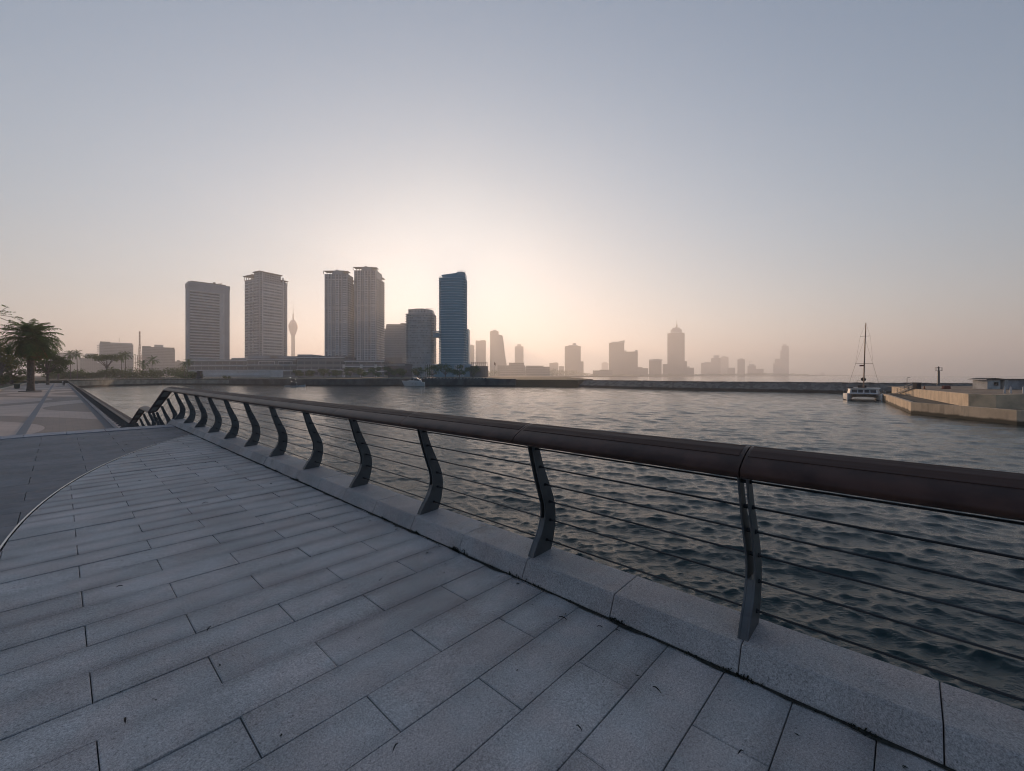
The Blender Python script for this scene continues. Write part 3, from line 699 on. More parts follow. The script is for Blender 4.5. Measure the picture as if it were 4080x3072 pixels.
# big palm on the promenade
x, y = P(122, 87.); palm('large twin stemmed palm with a dense dark crown standing on the promenade', x, y, PROM, 10.8, 5.5, 1, 64, trunks=((-.75,.3,-.42,0.1),(.75,-.2,.42,-.1)), r=.36, dense=True)
tg = thing('tree_pit', 'raised stone rim of the planting pit around the twin stemmed palm', 'planting pit', (x,y,PROM), TH); MB().box(-1.6,1.6,-1.6,-1.45,-.1,.16).box(-1.6,1.6,1.45,1.6,-.1,.16).box(-1.6,-1.45,-1.45,1.45,-.1,.16).box(1.45,1.6,-1.45,1.45,-.1,.16).build('rim', m_quay, tg, bevel=.02); MB().box(-1.44,1.44,-1.44,1.44,-.1,.05).build('soil', m_gap, tg)
# overhanging branch of a tree just outside the left edge
T = thing('broadleaf_tree', 'tree at the left edge whose thin leafy boughs reach across the sky', 'tree', (px(-150,60.),60.,PROM))
def bt(xp, yp, Y=60.): return (px(xp,Y)-px(-150,60.), Y-60., pz(yp,Y)-PROM)
mb = MB(); mb.tube([(0,0,-.2),(.1,0,2.6),(.3,0,5.),(.2,0,9.2)], [.3,.24,.18,.06], 8)
for a, b, c, r_ in ((bt(-150,1380),bt(-60,1285),bt(30,1222),.09),(bt(-150,1330),bt(-50,1262),bt(36,1243),.08),(bt(-150,1330),bt(-20,1252),bt(85,1268),.09),(bt(-150,1320),bt(-20,1258),bt(60,1290),.09),(bt(-150,1440),bt(-80,1360),bt(0,1345),.08),(bt(-150,1360),bt(-60,1240),bt(0,1208),.08)): mb.tube([a,b,c], [r_,r_*.6,r_*.25], 6)
mb.build('trunk', m_bark, T, smooth=True)
bl = [(*bt(xp,yp), rx, rx*1.2, rz) for xp,yp,rx,rz in ((26,1222,.55,.16),(6,1217,.4,.14),(25,1241,.75,.17),(50,1243,.35,.1),(28,1252,.6,.15),(5,1246,.4,.15),(70,1265,.6,.22),(82,1270,.4,.12),(52,1288,.7,.28),(40,1278,.3,.2),(76,1293,.5,.2),(0,1330,.5,.2),(0,1352,.4,.18),(-60,1240,1.2,.5),(-110,1280,1.6,.9),(-160,1230,1.8,1.),(-180,1350,1.8,1.1))]
leaves('crown', bl, 1500, .13, m_leafD, T, 77, aspect=.4)
# trees behind the promenade
tree('broadleaf_tree', 'dark rounded tree on the promenade just behind the twin stemmed palm', *P(190,150.), PROM, 13.2, 11.5, 3600, .34, 21, m_leafD, trunk_h=.3)
tree('broadleaf_tree', 'olive green tree rising behind the shrubs at the far left edge', *P(4,130.), PROM, 14.6, 9., 2600, .3, 22, m_leafY, trunk_h=.3)
tree('broadleaf_tree', 'spreading tree with loose green foliage left of the twin palm trunks', *P(45,150.), PROM, 10.5, 12., 2600, .28, 23, m_leafG, trunk_h=.25)
tree('broadleaf_tree', 'thin layered tree behind the trunk of the rounded promenade tree', *P(232,210.), PROM, 12., 11., 1500, .34, 24, m_leafG, kind='flat', trunk_h=.4)
for i, (xp, Y, h, w, m, lab) in enumerate([(5,128.,4.6,5.,m_leafG,'leafy green shrub behind the planter kerb at the left edge'),(52,150.,3.9,6.,m_leafY,'yellowish shrub overhanging the planter kerb beside the bin'),(26,150.,5.,7.,m_leafD,'dark shrub behind the yellowish shrub in the planter'),(92,200.,4.2,6.,m_leafD,'dark low shrub seen left of the palm trunks')]):
    tree('shrub', lab, *P(xp,Y), PROM+.1, h, w, 1500, .16, 40+i, m, cat='shrub', kind='bush', trunk_h=.1)
# hedge and bushes at the head of the promenade
hd = [(215,258.,4.0,13.),(255,256.,5.4,17.),(300,262.,4.6,15.),(345,268.,5.4,17.),(395,275.,5.8,18.),(435,280.,7.2,17.),(480,282.,7.8,19.),(530,290.,6.,18.),(585,296.,7.,20.),(640,300.,7.6,22.),(700,310.,8.5,22.),(745,300.,6.5,15.),(782,262.,4.,8.)]
wh = ['left of the walkers','right behind the walkers','right of the walkers','above the pale wall','left of the flat crowned tree','below the flat crowned tree','below the tall palm pair','between the palm groups','below the leaning palm','left of the slab tower','in front of the slab tower foot','below the twin bank palms','low on the bank near the dark kiosk']
for i, (xp, Y, h, w) in enumerate(hd):
    tree('bush', 'dark bush at the head of the bay, '+wh[i], *P(xp,Y), -.7, h, w, 1100, .42, 60+i, m_leafD if i%2 else m_leafG, group='bushes at the head of the bay', cat='bush', kind='bush', trunk_h=.1)
tree('broadleaf_tree', 'flat crowned tree left of the tall palms on the far bank', *P(425,285.), -.7, 17.5, 22., 1900, .42, 90, m_leafD, kind='flat', trunk_h=.45)
bp = [(282,250.,15.5,4.6,'left palm of the pair above the walkers'),(308,252.,15.8,4.5,'right palm of the pair above the walkers'),(484,292.,15.8,5.6,'left palm of the tall overlapping pair on the far bank'),(500,288.,16.8,5.6,'tallest palm of the overlapping pair on the far bank'),(570,292.,11.,5.,'short palm in front of the scaffold frame'),(604,296.,13.8,5.2,'leaning slender palm in front of the wide block with a penthouse'),(735,285.,10.5,4.2,'left palm at the foot of the slab tower'),(748,283.,11.8,4.2,'right palm at the foot of the slab tower')]
for i, (xp, Y, h, L, lab) in enumerate(bp): palm(lab, *P(xp,Y), -.7, h-1., L, 100+i, 20, 'palms on the far bank', r=.2, lean=.06 if i == 5 else .01*(i-3))
# trees in front of the shopping buildings
rt = [(1190,330.,6.5),(1235,345.,7.),(1290,350.,8.),(1340,352.,7.),(1395,350.,9.),(1440,350.,8.),(1495,345.,9.),(1550,345.,9.5),(1600,340.,8.),(1665,340.,9.),(1725,335.,11.),(1775,330.,12.),(1830,330.,11.),(1885,335.,10.)]
rl = ['left of the small lit boat','above the small lit boat','below the pale twin tower','between the pale twin tower bases','left of the tallest twin tower base','below the tallest twin tower','right of the tallest twin tower','in front of the dark block base','left of the motor yacht','above the motor yacht bow','between the two glass towers','below the blue glass tower left side','below the blue glass tower right side','in front of the glass tower annex']
for i, (xp, Y, h) in enumerate(rt): tree('broadleaf_tree', 'hazy round tree on the bank '+rl[i], *P(xp,Y), -.7, h, h*1.35, 700, .5, 130+i, m_leafD, 'round trees below the towers', trunk_h=.2)
for i, (xp, Y, w, lab) in enumerate([(905,246.,5.,'dark bush hanging over the sea wall right of the kiosk'),(742,246.5,6.,'bushy growth on the sea wall under the twin bank palms')]): tree('bush', lab, *P(xp,Y), -1.2, 2.6, w, 700, .2, 160+i, m_leafD, cat='bush', kind='bush', trunk_h=.1)
# distant tree line below the far skyline: one band nobody could count
g = np.random.default_rng(8); B = []
for xp in np.arange(1900, 3500, 7.):
    Y = 1400+ (xp-1900)*1.25+g.uniform(-60,120); top = np.interp(xp,[1900,2000,2150,2300,2360,2500,2800,3000,3100,3220,3330,3500],[1476,1470,1464,1478,1490,1492,1490,1488,1486,1492,1501,1506])+g.normal(0,2)
    z = pz(top,Y); z = max(z, 3.); B.append((px(xp,Y), Y, z*.45-.4, 7*Y/1000*1.1, 8., z*.62+1))
o = leaves('distant_trees', B, 11000, 2.6, m_leafD, None, 300); o['kind'] = 'stuff'
# ------------------------------------------------------------------ buildings
m_wallg = mat('tower_render', (.33,.365,.395), .8, var=.12, scale=.05); m_light = mat('pale_trim', (.6,.6,.6), .7, var=.08, scale=.1); m_slab = mat('floor_slab', (.6,.62,.63), .75, var=.1, scale=.1)
m_glassd = mat('dark_glazing', (.035,.042,.05), .12, 0, .3, .2, spec=.7); m_metal = mat('roof_metal', (.15,.15,.15), .6, .3)
f_res = facade('flats_facade', (.34,.375,.405), (.10,.12,.145), 3.3, 3.6, .42, .3); f_off = facade('office_facade', (.24,.255,.27), (.09,.105,.12), 3.7, 1.8, .3, .18)
f_far = facade('distant_facade', (.19,.185,.18), (.05,.055,.06), 3.5, 4.2, .4, .3, .3); f_mall = facade('mall_facade', (.2,.215,.22), (.06,.075,.085), 6.5, 9., .45, .12)
t = NT('shade_blue_glass'); o_ = t.obj(); s = t.xyz(o_)
mk = t.math('GREATER_THAN', t.math('FRACT', t.math('DIVIDE', s[2], 3.55)), .18); vl = t.math('GREATER_THAN', t.math('FRACT', t.math('DIVIDE', t.math('ADD', s[0], s[1]), 1.5)), .1)
m_blue = t.done(t.mix(t.math('MULTIPLY',mk,vl), (.16,.30,.39,1), t.mix(t.noise(o_,.12,3), (.16,.29,.37,1), (.21,.36,.45,1))), .25, 0, spec=.6)  # glass tint plus the blue of the tower's shade, put into the colour
ZB = -.7
def bld(name, label, x0, Y0, rz=0., group=None, cat='building', zb=ZB): return thing(name, label, cat, (px(x0,Y0),Y0,zb), rz, group)
def H(y, Y, zb=ZB): return pz(y,Y)-zb
GT = 'high rise towers across the bay'
# 1 slab tower with a framed field of balconies
T = bld('tower', 'broad slab tower with a framed field of horizontal balcony bands, leftmost of the tall towers', 751, 600., math.radians(45), GT)
w, d, h = 49.5, 27., H(1117,600)
b = MB(); b.box(0,1.8,0,d,0,h-7); b.box(43,w,0,d,0,h-7); b.box(1.8,43,0,d,0,26); b.box(1.8,43,0,d,h-14,h-7); b.box(1.8,43,2.2,d,26,h-14); b.build('wall', f_res if False else m_wallg, T)
MB().box(-.4,w+.4,-.6,d+.3,h-7.002,h-1.2).build('parapet', m_wallg, T); MB().box(3,w-4,4,d-4,h-1.2,h+.8).box(30,33,6,9,h+.8,h+3).bar((38,8,h),(41,8,h+4),.5).bar((36,8,h+2.5),(42,8,h+2.5),.4).build('roof_plant', m_metal, T)
bb = MB(); n = 24
for k in range(n): z = 27+(h-14-28)*k/(n-1); bb.box(2.1,37.2,.2,2.6,z,z+1.9)
bb.build('balcony_band', m_slab, T); MB().box(1.85,42.9,2.0,2.3,26,h-14).build('glazing', m_glassd, T)
fr = MB(); fr.box(40.6,42.9,-.35,2.1,24,h-13.2); fr.box(37.2,40.6,1.0,2.1,26,h-14); fr.box(1.2,40.6,-.3,1.4,h-14.3,h-13.2); fr.box(2,40.6,-.3,1.,23.6,25.2); fr.build('frame', m_light, T)
# 2 tower with canopies at the crown
T = bld('tower', 'tall tower with overhanging canopies and light vertical ribs left of the slender broadcast spire', 1034, 620., math.radians(60), GT)
w, d = 41.3, 39.4; h = H(1106,620); MB().box(0,w,0,d,0,h).build('wall', f_res, T)
sl_ = MB()
for k in range(30): z = 6+k*(h-9)/30; sl_.box(5,w-7,-.9,.2,z,z+1.9); sl_.box(-1.1,.2,3,d-3,z,z+1.3)
sl_.build('balcony_band', m_slab, T)
rb = MB(); rb.box(3.4,5,-1.3,.3,24,h+10); rb.box(w-7,w-5.4,-1.3,.3,24,h+6); rb.box(w-.2,w+1,-.2,1.6,0,h-2); rb.build('rib', m_light, T)
sb_ = MB()
for k in range(37): z = 8+k*(h-12)/37; sb_.box(-2.1,-.9,12,16,z,z+1.7); sb_.box(-2.1,-.9,22,26,z,z+1.7)
sb_.build('bay', m_light, T)
MB().box(.3,w-9,.3,15,h,h+8.6).build('crown_block', f_res, T)
cn = MB(); cn.box(-1.2,w-7.6,-1.6,16,h+8.6,h+10.0); cn.build('roof_canopy', m_metal, T); c2 = MB(); c2.box(-1.8,14,15.5,d+1.6,h+5.4,h+6.5); c2.box(w-9.2,w+2.,-1.4,20,h+1.8,h+2.8)
for yy in (20,27,33,39): c2.bar((-.8,yy,h-1),(-.8,yy,h+5.4),.6)
for yy in (0,8,18): c2.bar((w+.9,yy,h-5),(w+.9,yy,h+1.8),.6)
c2.build('side_canopy', m_metal, T); MB().box(-6,w+6,-6,d,0,18).build('podium', f_mall, T)
# broadcast tower
T = bld('broadcast_tower', 'slender broadcast tower with a lotus bud shaped head and a needle spire', 1168, 2095., 0, None, 'tower'); m_bt = mat('tower_concrete', (.24,.23,.25), .7)
k = 2095/F; hh = lambda y: H(y,2095.); MB().lathe([(17,0),(10.5,30),(8.6,hh(1400)),(8.2,hh(1338))], 20).build('shaft', m_bt, T, smooth=True)
MB().lathe([(8.3,hh(1338)),(13,hh(1328)),(18.5,hh(1316)),(21.4,hh(1302)),(20.8,hh(1295)),(18.2,hh(1291)),(17.5,hh(1287)),(13.5,hh(1284)),(11.,hh(1279)),(7.6,hh(1276)),(6.,hh(1275))], 20).build('head', mat('lotus_head', (.28,.2,.27), .5), T, smooth=True)
MB().lathe([(3.6,hh(1276)),(3.2,hh(1252)),(1.6,hh(1250)),(1.4,hh(1232)),(.6,hh(1230)),(.5,hh(1201))], 8).build('spire', m_bt, T)
# 3, 4 pale twin towers
def twin(label, x0, x1, Y, ytop, d, s1):
    T = bld('tower', label, x0, Y, 0, GT); w = px(x1,Y)-px(x0,Y); h = H(ytop,Y)
    MB().box(0,w,0,d,0,h).box(w*.1,w,d,d+9,0,h-9).build('wall', f_res, T)
    r = MB()
    for fx in (.04,.17,.30,.47,.62,.76,.97): r.box(fx*w-.45,fx*w+.45,-.9,.2,14,h-1)
    for k in range(7): z = 16+k*(h-24)/6; r.box(.3,w-.3,-.7,.2,z,z+.9)
    r.build('rib', m_light, T)
    bb = MB()
    for k in range(38):
        z = 14+k*(h-22)/38
        for a, b in ((.18,.29),(.48,.61),(.77,.92)): bb.box(a*w,b*w,-.6,.2,z,z+1.1)
        bb.box(w-.2,w+1.5,2,d*.42,z,z+1.1); bb.box(w-.2,w+1.7,d*.55,d+8,z,z+1.2); bb.box(-1.2,.2,4,d-4,z,z+1.)
    bb.build('balcony_band', m_slab, T)
    MB().box(w*.3,w*.82,2,d-2,h,h+5.2).box(w*.42,w*.5,4,8,h+5.2,h+7).bar((w*.5,5,h+6.5),(w*.62,5,h+4.6),.5).build('crown_block', m_wallg, T)
    c = MB(); c.box(-.7,w*.34,-1.,9,h+3.6,h+4.3); c.box(w*.78,w+.3,-1.,9,h+3.2,h+3.9); c.box(w*.86,w+1.4,d-1,d+9.4,h-5.,h-4.3)
    for xx in (-.9,w*.12,w*.25,w*.8,w-.2): c.bar((xx,-.9,h-.2),(xx,-.9,h+4.2),.5)
    for xx in (w*.9,w+1.6): c.bar((xx,d-1.4,h-9),(xx,d-1.4,h-4.4),.5)
    c.build('roof_canopy', m_metal, T)
twin('left tower of the pale ribbed twin towers, a little shorter than its neighbour', 1293,1386,560.,1092,18.7,.62)
twin('right and taller tower of the pale ribbed twin towers', 1411,1500,570.,1077,25.,.68)
# 5 hazy block behind
T = bld('office_block', 'large hazy flat topped block with a chamfered corner behind the shorter glass tower', 1523, 900.); w = px(1614,900)-px(1523,900); k = 900/F; h = H(1291,900)
MB().slab([(0,0),(w+14,0),(w+14,h-1),(20*k,h),(16*k,h-3*k),(13*k,h-20*k),(0,h-22*k)], 0, 40, 'y').build('wall', f_off, T); MB().box(70*k,w,5,9,h-.6,h+2.4).build('roof_plant', m_metal, T); MB().box(-2,80*k,-9,-.1,0,H(1425,900)).build('annex', m_glassd, T)
# 6, 7 the glass pair with a sky bridge
def rounded(w, d, bul, r, n=10):
    pts = [(0,d),(0,1.5)]
    for i in range(n+1): f = i/n; pts.append((1.5+(w-1.5-r)*f, -bul*math.sin(math.pi*(.15+.7*f))+.454*bul))
    for i in range(1,8): a = -math.pi/2+math.pi/2*i/7; pts.append((w-r+r*math.cos(a), r+r*math.sin(a)))
    pts.append((w,d)); return [(x,y) for x,y in pts]
def gtower(label, x0, x1, Y, ytop, ybase, m, dep, slabm):
    T = bld('glass_tower', label, x0, Y, 0, GT); w = px(x1,Y)-px(x0,Y); h = H(ytop,Y); z0 = H(ybase,Y); k = Y/F
    core = [(x*.86+w*.075, y*.9+1.0) for x,y in rounded(w,dep,3.2,5.)]; MB().prism(core, 0, h-1).build('glass_wall', m, T)
    R = rounded(w,dep,3.2,6.); sl = MB(); n = round((h-z0)/3.45)
    for i in range(n+1): z = z0+(h-z0-2)*i/n; sl.prism(R, z, z+.62)
    sl.build('floor_slab', slabm, T)
    co = MB()
    for xx in (.5, w*.045, w-.6, w*.965):
        for yy in (5., dep*.5, dep-1): co.box(xx-.35,xx+.35,yy-.35,yy+.35,z0,h-2)
    co.build('column', m, T)
    return T, w, h, k
m_slabb = mat('blue_slab', (.54,.64,.68), .5, var=.1, scale=.1); m_slabg = mat('grey_slab', (.5,.5,.5), .6, var=.1, scale=.1); f_gl = facade('grey_glass', (.48,.5,.51), (.27,.3,.32), 3.45, 2.2, .22, .1, .12)
T, w, h, k = gtower('shorter curved grey glass tower with a lattice crown, left of the blue tower', 1614,1727,590.,1246,1448,f_gl,24,m_slabg)
MB().slab([(w*.11,h-3),(w*.98,h-3),(w*.93,h+4.2),(w*.8,h+5.2),(w*.6,h+6.5),(w*.35,h+6.3),(w*.22,h+5.6),(w*.11,h+5.3)], 3, 20, 'y').build('crown_block', f_gl, T)
lc = MB()
for i in range(9): x_ = w*(.70+.035*i); lc.bar((x_,-.5,h-3),(x_+2.2-.1*i,-.2,h+6.2-.05*i*i),.45)
lc.box(w*.1,w*.12,2,3,h-4,h+6); lc.box(.2,w*.1,1,1.6,h-3.2,h-2.6); lc.box(w*.7,w*1.0,-.5,0,h+5.2,h+5.6); lc.build('lattice_crown', m_light, T)
b = MB(); 
for i in range(6): b.box(w*.62+i*2.6,w*.62+i*2.6+.9,-1,0,0,H(1452,590))
b.build('colonnade', m_light, T); MB().box(-3,w+3,.5,26,0,H(1452,590)).build('podium', f_mall, T)
T, w, h, k = gtower('tallest blue glass tower with a sloping roof and balconies on both edges', 1747,1855,575.,1102,1450,m_blue,23,m_slabb)
MB().slab([(w*.08,h-1),(w*.985,h-1),(w*.985,h+5.),(w*.95,h+6.6),(w*.86,h+7.4),(w*.74,h+7.2),(w*.6,h+5.4),(w*.10,h+3.0),(w*.10,h+1.6),(w*.2,h-.4)], 2.5, 19, 'y').build('crown_block', m_blue, T)
lc = MB()
for i in range(8): x_ = w*(.68+.04*i); lc.bar((x_,-.3,h+1),(x_+1.2,0,h+8.6-.12*(i-3.5)**2),.4)
lc.box(w*.02,w*.3,.3,1,h-.6,h-.1); lc.build('lattice_crown', m_light, T)
b = MB()
for i in range(6): b.box(w*.6+i*2.4,w*.6+i*2.4+.9,-1.2,-.2,0,H(1453,575))
b.build('colonnade', m_light, T); MB().box(-8,w+7,.5,26,0,H(1451,575)).build('podium', m_blue, T)
T = bld('sky_bridge', 'dark sky bridge spanning the gap between the shorter glass tower and the blue tower', 1722, 586.); w = px(1760,586)-px(1722,586); MB().box(0,w,5,13,H(1343,586),H(1324,586)).build('span', m_blue, T); MB().box(0,w,4.6,13.4,H(1321,586),H(1318,586)).build('roof', m_slabb, T)
T = bld('tower', 'narrow dark slab rising behind the right edge of the blue glass tower', 1830, 680., 0, GT); w = px(1867,680)-px(1830,680); h = H(1311,680); MB().slab([(0,0),(w,0),(w,h),(0,h-3)],0,25,'y').build('wall', m_blue, T)
T = bld('building', 'low round pavilion with an open rooftop frame right of the blue tower base', 1872, 560.); w = px(1940,560)-px(1872,560); h = H(1458,560); MB().prism([(w*.5+w*.55*math.cos(a), 9+9*math.sin(a)) for a in [2*math.pi*i/24 for i in range(24)]],0,h).build('wall', m_glassd, T)
fm = MB()
for i in range(9): fm.bar((2+i*2.6,4,h),(2+i*2.6,4,H(1443,560)),.4)
fm.bar((1,4,H(1443,560)),(w,4,H(1443,560)),.6); fm.bar((1,4,H(1449,560)),(w,4,H(1449,560)),.4); fm.build('roof_frame', m_metal, T)
# shopping podiums
def podium(label, x0, x1, Y, ytop, d, m=None, bands=3, extra=()):
    T = bld('shopping_building', label, x0, Y, 0, 'low shopping buildings below the towers'); w = px(x1,Y)-px(x0,Y); h = H(ytop,Y)
    MB().box(0,w,0,d,0,h).build('wall', m or f_mall, T); b = MB()
    for k in range(bands): z = h*(.35+.6*k/max(1,bands-1)) if bands > 1 else h*.9; b.box(-.5,w+.5,-1.4,.2,z-.8,z+.3)
    b.build('ledge', m_slab, T)
    for i, (a, c, ya, ma) in enumerate(extra): MB().box(a*w,c*w,2,d-2,h,H(ya,Y)).build('roof_block', ma or m_wallg, T)
    return T
podium('low podium at the foot of the slab tower', 745, 985, 540., 1432, 40, extra=((.02,.3,1428,None),(.72,.99,1426,None)))
T = podium('wide curved roof shopping building below the canopy crowned tower', 985, 1180, 535., 1427, 45, extra=((0.,.62,1416,None),(.45,1.,1419,None)))
fr = MB(); w = px(1180,535)-px(985,535); k = 535/F
for a, c in ((48,113),(125,182)): fr.box(a*k,c*k,-1.8,-1.,H(1442,535),H(1440,535)); fr.box((c-2)*k,c*k,-1.8,-1.,H(1456,535),H(1442,535)); fr.box(a*k,(a+2)*k,-1.8,-1.,H(1456,535),H(1442,535))
fr.build('portal_frame', m_light, T)
podium('dark shopping building beneath the left twin tower', 1182, 1372, 530., 1419, 45, f_mall, 2, ((0.,.3,1412,None),(.55,.98,1422,None)))
podium('shopping building with pale pylons beneath the right twin tower', 1374, 1530, 528., 1436, 45, f_mall, 3)
podium('low glazed hall left of the shorter glass tower', 1532, 1612, 545., 1448, 40, m_glassd, 1)
podium('long low terrace building nearest the bank left of the twin towers', 800, 1075, 440., 1474, 25, m_slab, 2)
for xp, lab in ((1370,'pale entrance pylon below the gap between the twin towers'),(1440,'pale entrance pylon with dark bands below the taller twin tower'),(1497,'slim pale entrance pylon right of the taller twin tower')):
    T = bld('pylon', lab, xp, 470., 0, 'entrance pylons', 'pylon'); MB().box(-1.1,1.1,-1.1,1.1,0,H(1452,470)).build('shaft', m_light, T); b = MB(); [b.box(-1.25,1.25,-1.25,1.25,z,z+1.) for z in (3,6,9)]; b.build('band', m_metal, T)
# 8 skyline at the right and left, far off
def far(name, label, Y, main, parts=(), m=None, dep=None, roofs=(), rz=0., group='far skyline in the haze'):
    x0, x1, yt = main; az = math.atan2(px(x0,Y),Y); T = bld(name, label, x0, Y, -az, group); r1 = (x1-2040)/F; w = (r1*Y-px(x0,Y))/(math.cos(az)+r1*math.sin(az)); d = dep or min(max(w,12),40)
    MB().box(0,w,0,d,0,H(yt,Y)).build('wall', m or f_far, T)
    k = w/(x1-x0)
    for i, (a, b, yt2) in enumerate(parts): MB().box((a-x0)*k,(b-x0)*k,.8+.6*i,d-.8-.6*i if d > 6 else d*.8,0,H(yt2,Y)).build('wing', m or f_far, T)
    for i, (a, b, y0, y1) in enumerate(roofs): MB().box((a-x0)*k,(b-x0)*k,d*.2+i*.3,d*.7-i*.3,H(y1,Y)-.6,H(y0,Y)).build('roof_block', m_wallg, T)
    return T
far('tower', 'hazy plain tower nearest the right of the narrow dark slab', 2635., (1866,1890,1376), roofs=((1868,1884,1373,1376),))
far('tower', 'hazy square topped tower between the plain tower and the leaning tower', 2558., (1895,1936,1357), roofs=((1897,1900,1353,1357),(1915,1933,1354,1357)))
Y = 2325.; T = bld('tower', 'leaning stepped tower whose right side flares out in terraces', 1952, Y, 0, 'far skyline in the haze'); k = Y/F; q = [(0,0),(66*k,0)]
for i in range(14): f = i/13; x_ = 66-12*f**.8-2*f; z_ = H(1447-106*f,Y); q += [(x_*k,z_),((x_-.2)*k-.9,z_+1.)]
q += [(50*k,H(1338,Y)),(49*k,H(1336,Y)),(34*k,H(1333,Y)),(34*k,H(1319,Y)),(0,H(1319,Y))]
MB().slab(q,0,35,'y').build('wall', f_far, T); MB().box(11*k,26*k,4,20,H(1319,Y)-1,H(1313,Y)).build('roof_block', m_wallg, T)
far('tower', 'slim hazy tower with a small cap standing alone right of the leaning tower', 2945., (2051,2086,1380), roofs=((2060,2077,1371,1380),))
far('tower', 'square hazy tower with a stepped roof near the middle of the far skyline', 2325., (2250,2314,1379), ((2310,2325,1440),), roofs=((2264,2302,1375,1379),(2282,2296,1367,1375)))
far('building', 'low hazy block left of the square stepped roof tower', 2635., (2189,2225,1446), ((2228,2247,1459),), roofs=((2205,2221,1444,1446),))
far('tower', 'faint small tower with a rounded cap between two larger blocks', 4650., (2397,2423,1446), roofs=((2401,2419,1442,1446),))
T = far('tower', 'twin part tower with an angled lattice roof, left half of the joined pair', 2325., (2426,2487,1366)); k = 2325/F; MB().slab([(10*k,H(1367,2325)),(61*k,H(1367,2325)),(61*k,H(1357,2325)),(56*k,H(1357,2325)),(34*k,H(1362,2325)),(10*k,H(1361,2325))],3,20,'y').build('roof_block', m_wallg, T)
far('building', 'shorter broad block joined to the right of the lattice roofed tower', 2356., (2487,2541,1401), roofs=((2487,2496,1396,1401),(2530,2541,1395,1401)))
far('building', 'long low block between the joined pair and the domed block', 2480., (2535,2582,1467), ((2535,2560,1463),))
far('building', 'squat hazy block with an overhanging flat roof left of the spired tower', 2480., (2586,2636,1437), roofs=((2586,2639,1432,1437),(2600,2628,1430,1433)))
T = far('tower', 'tallest far tower with stepped shoulders and a needle spire', 2558., (2659,2728,1328), ((2640,2662,1450),(2724,2737,1440)), roofs=((2672,2717,1313,1328),(2679,2710,1306,1314),(2689,2699,1303,1308))); k = 2558/F; MB().bar((35*k,12,H(1306,2558)),(35*k,12,H(1277,2558)),2.6).bar((35*k,12,H(1306,2558)),(35*k,12,H(1293,2558)),8.).build('spire', m_metal, T)
far('building', 'low annex block right of the spired tower', 2635., (2737,2765,1465), roofs=((2738,2748,1460,1465),))
far('building', 'broad pale block at the left of the right hand cluster', 3565., (2793,2836,1446), roofs=((2806,2832,1442,1446),))
far('tower', 'stepped tower highest of the right hand cluster', 3488., (2833,2871,1427), roofs=((2843,2866,1416,1427),))
far('tower', 'pale flat topped tower beside the stepped tower of the right hand cluster', 4185., (2871,2903,1423), roofs=((2876,2894,1419,1423),))
far('building', 'low block between the flat topped tower and the slim cluster tower', 3410., (2898,2929,1467), roofs=((2906,2929,1465,1468),))
far('tower', 'slim dark tower with a pointed cap in the right hand cluster', 3255., (2938,2968,1432), roofs=((2945,2960,1428,1433),))
far('building', 'stepped hazy block below the thin tower crane', 3565., (2978,3012,1457), ((3010,3042,1470),), roofs=((2986,3006,1451,1457),))
T = bld('tower_crane', 'faint thin tower crane above the stepped hazy block', 2985, 3600., 0, None, 'crane'); k = 3600/F; MB().bar((0,0,H(1470,3600)),(0,0,H(1440,3600)),2.4).build('mast', m_metal, T); MB().bar((-5*k,0,H(1442,3600)),(12*k,0,H(1441,3600)),2.).build('jib', m_metal, T)
far('building', 'hazy lower tower left of the slender twin level skyscraper', 4030., (3081,3110,1447), ((3087,3108,1430),))
far('tower', 'slender skyscraper rising in two levels alone at the right of the skyline', 3952., (3114,3143,1379), ((3109,3122,1397),), roofs=((3118,3134,1371,1379),))
far('tower', 'faintest tower far right, barely showing in the haze', 5200., (3270,3285,1486), roofs=((3273,3282,1482,1487),))
far('building', 'low pitched palace like building below the leaning tower', 1472., (1982,2092,1456), ((2028,2088,1445),), f_mall, 30)
far('building', 'long low hazy hall right of the palace like building', 1550., (2093,2190,1461), ((2095,2165,1457),), f_mall, 30)
far('building', 'low hazy strip building beneath the joined pair', 2015., (2362,2440,1476), ((2390,2425,1473),), f_mall, 30)
# flags
for xp, Y, yt, lab in ((1969.,600.,1441,'dark flag on a thin pole in front of the leaning tower'),):
    T = bld('flagpole', lab, xp, Y, 0, None, 'flag'); hh_ = H(yt,Y); MB().tube([(0,0,0),(0,0,hh_)],[.25,.12],6).build('pole', m_metal, T); MB().add([(0,0,hh_-.3),(2.0,.4,hh_-2.2),(1.9,.4,hh_-6.),(0,.1,hh_-4.2)],[(0,1,2,3)]).build('flag', mat('flag_cloth', (.08,.02,.02), .9), T, fix=False)
# left background
GL = 'hazy blocks at the far left'
far('building', 'distant pale block showing left of the palms', 1395., (205,320,1404), group=GL); 
T = bld('building', 'squat round drum shaped building among the far left blocks', 364, 1180., 0, GL); k = 1180/F; MB().lathe([(18*k,0),(18*k,H(1413,1180)),(15*k,H(1409,1180))],20).build('wall', f_off, T, smooth=False)
far('building', 'long low hazy block joining the drum and the slab with projecting floors', 1116., (318,400,1425), ((370,400,1421),), group=GL)
T = far('building', 'wide mid rise slab with floor edges projecting on both sides', 992., (396,531,1368), ((398,438,1360),), f_off, 26, ((436,528,1362,1368),), group=GL); fl = MB(); k = 992/F*1.35
for i in range(9): z = H(1377+i*8.5,992); fl.box(-5*k,0.1,3,22,z,z+1.2); fl.box(135*k-.1,138.5*k,3,22,z,z+1.2)
fl.build('floor_relief', m_slab, T); MB().bar((43*k,6,H(1360,992)),(43*k,6,H(1342,992)),.6).build('aerial', m_metal, T)
far('building', 'wide hazy block with a roof penthouse left of the slab tower', 961., (568,695,1381), ((566,600,1378),(690,697,1388)), f_off, 26, ((614,650,1371,1381),), group=GL)
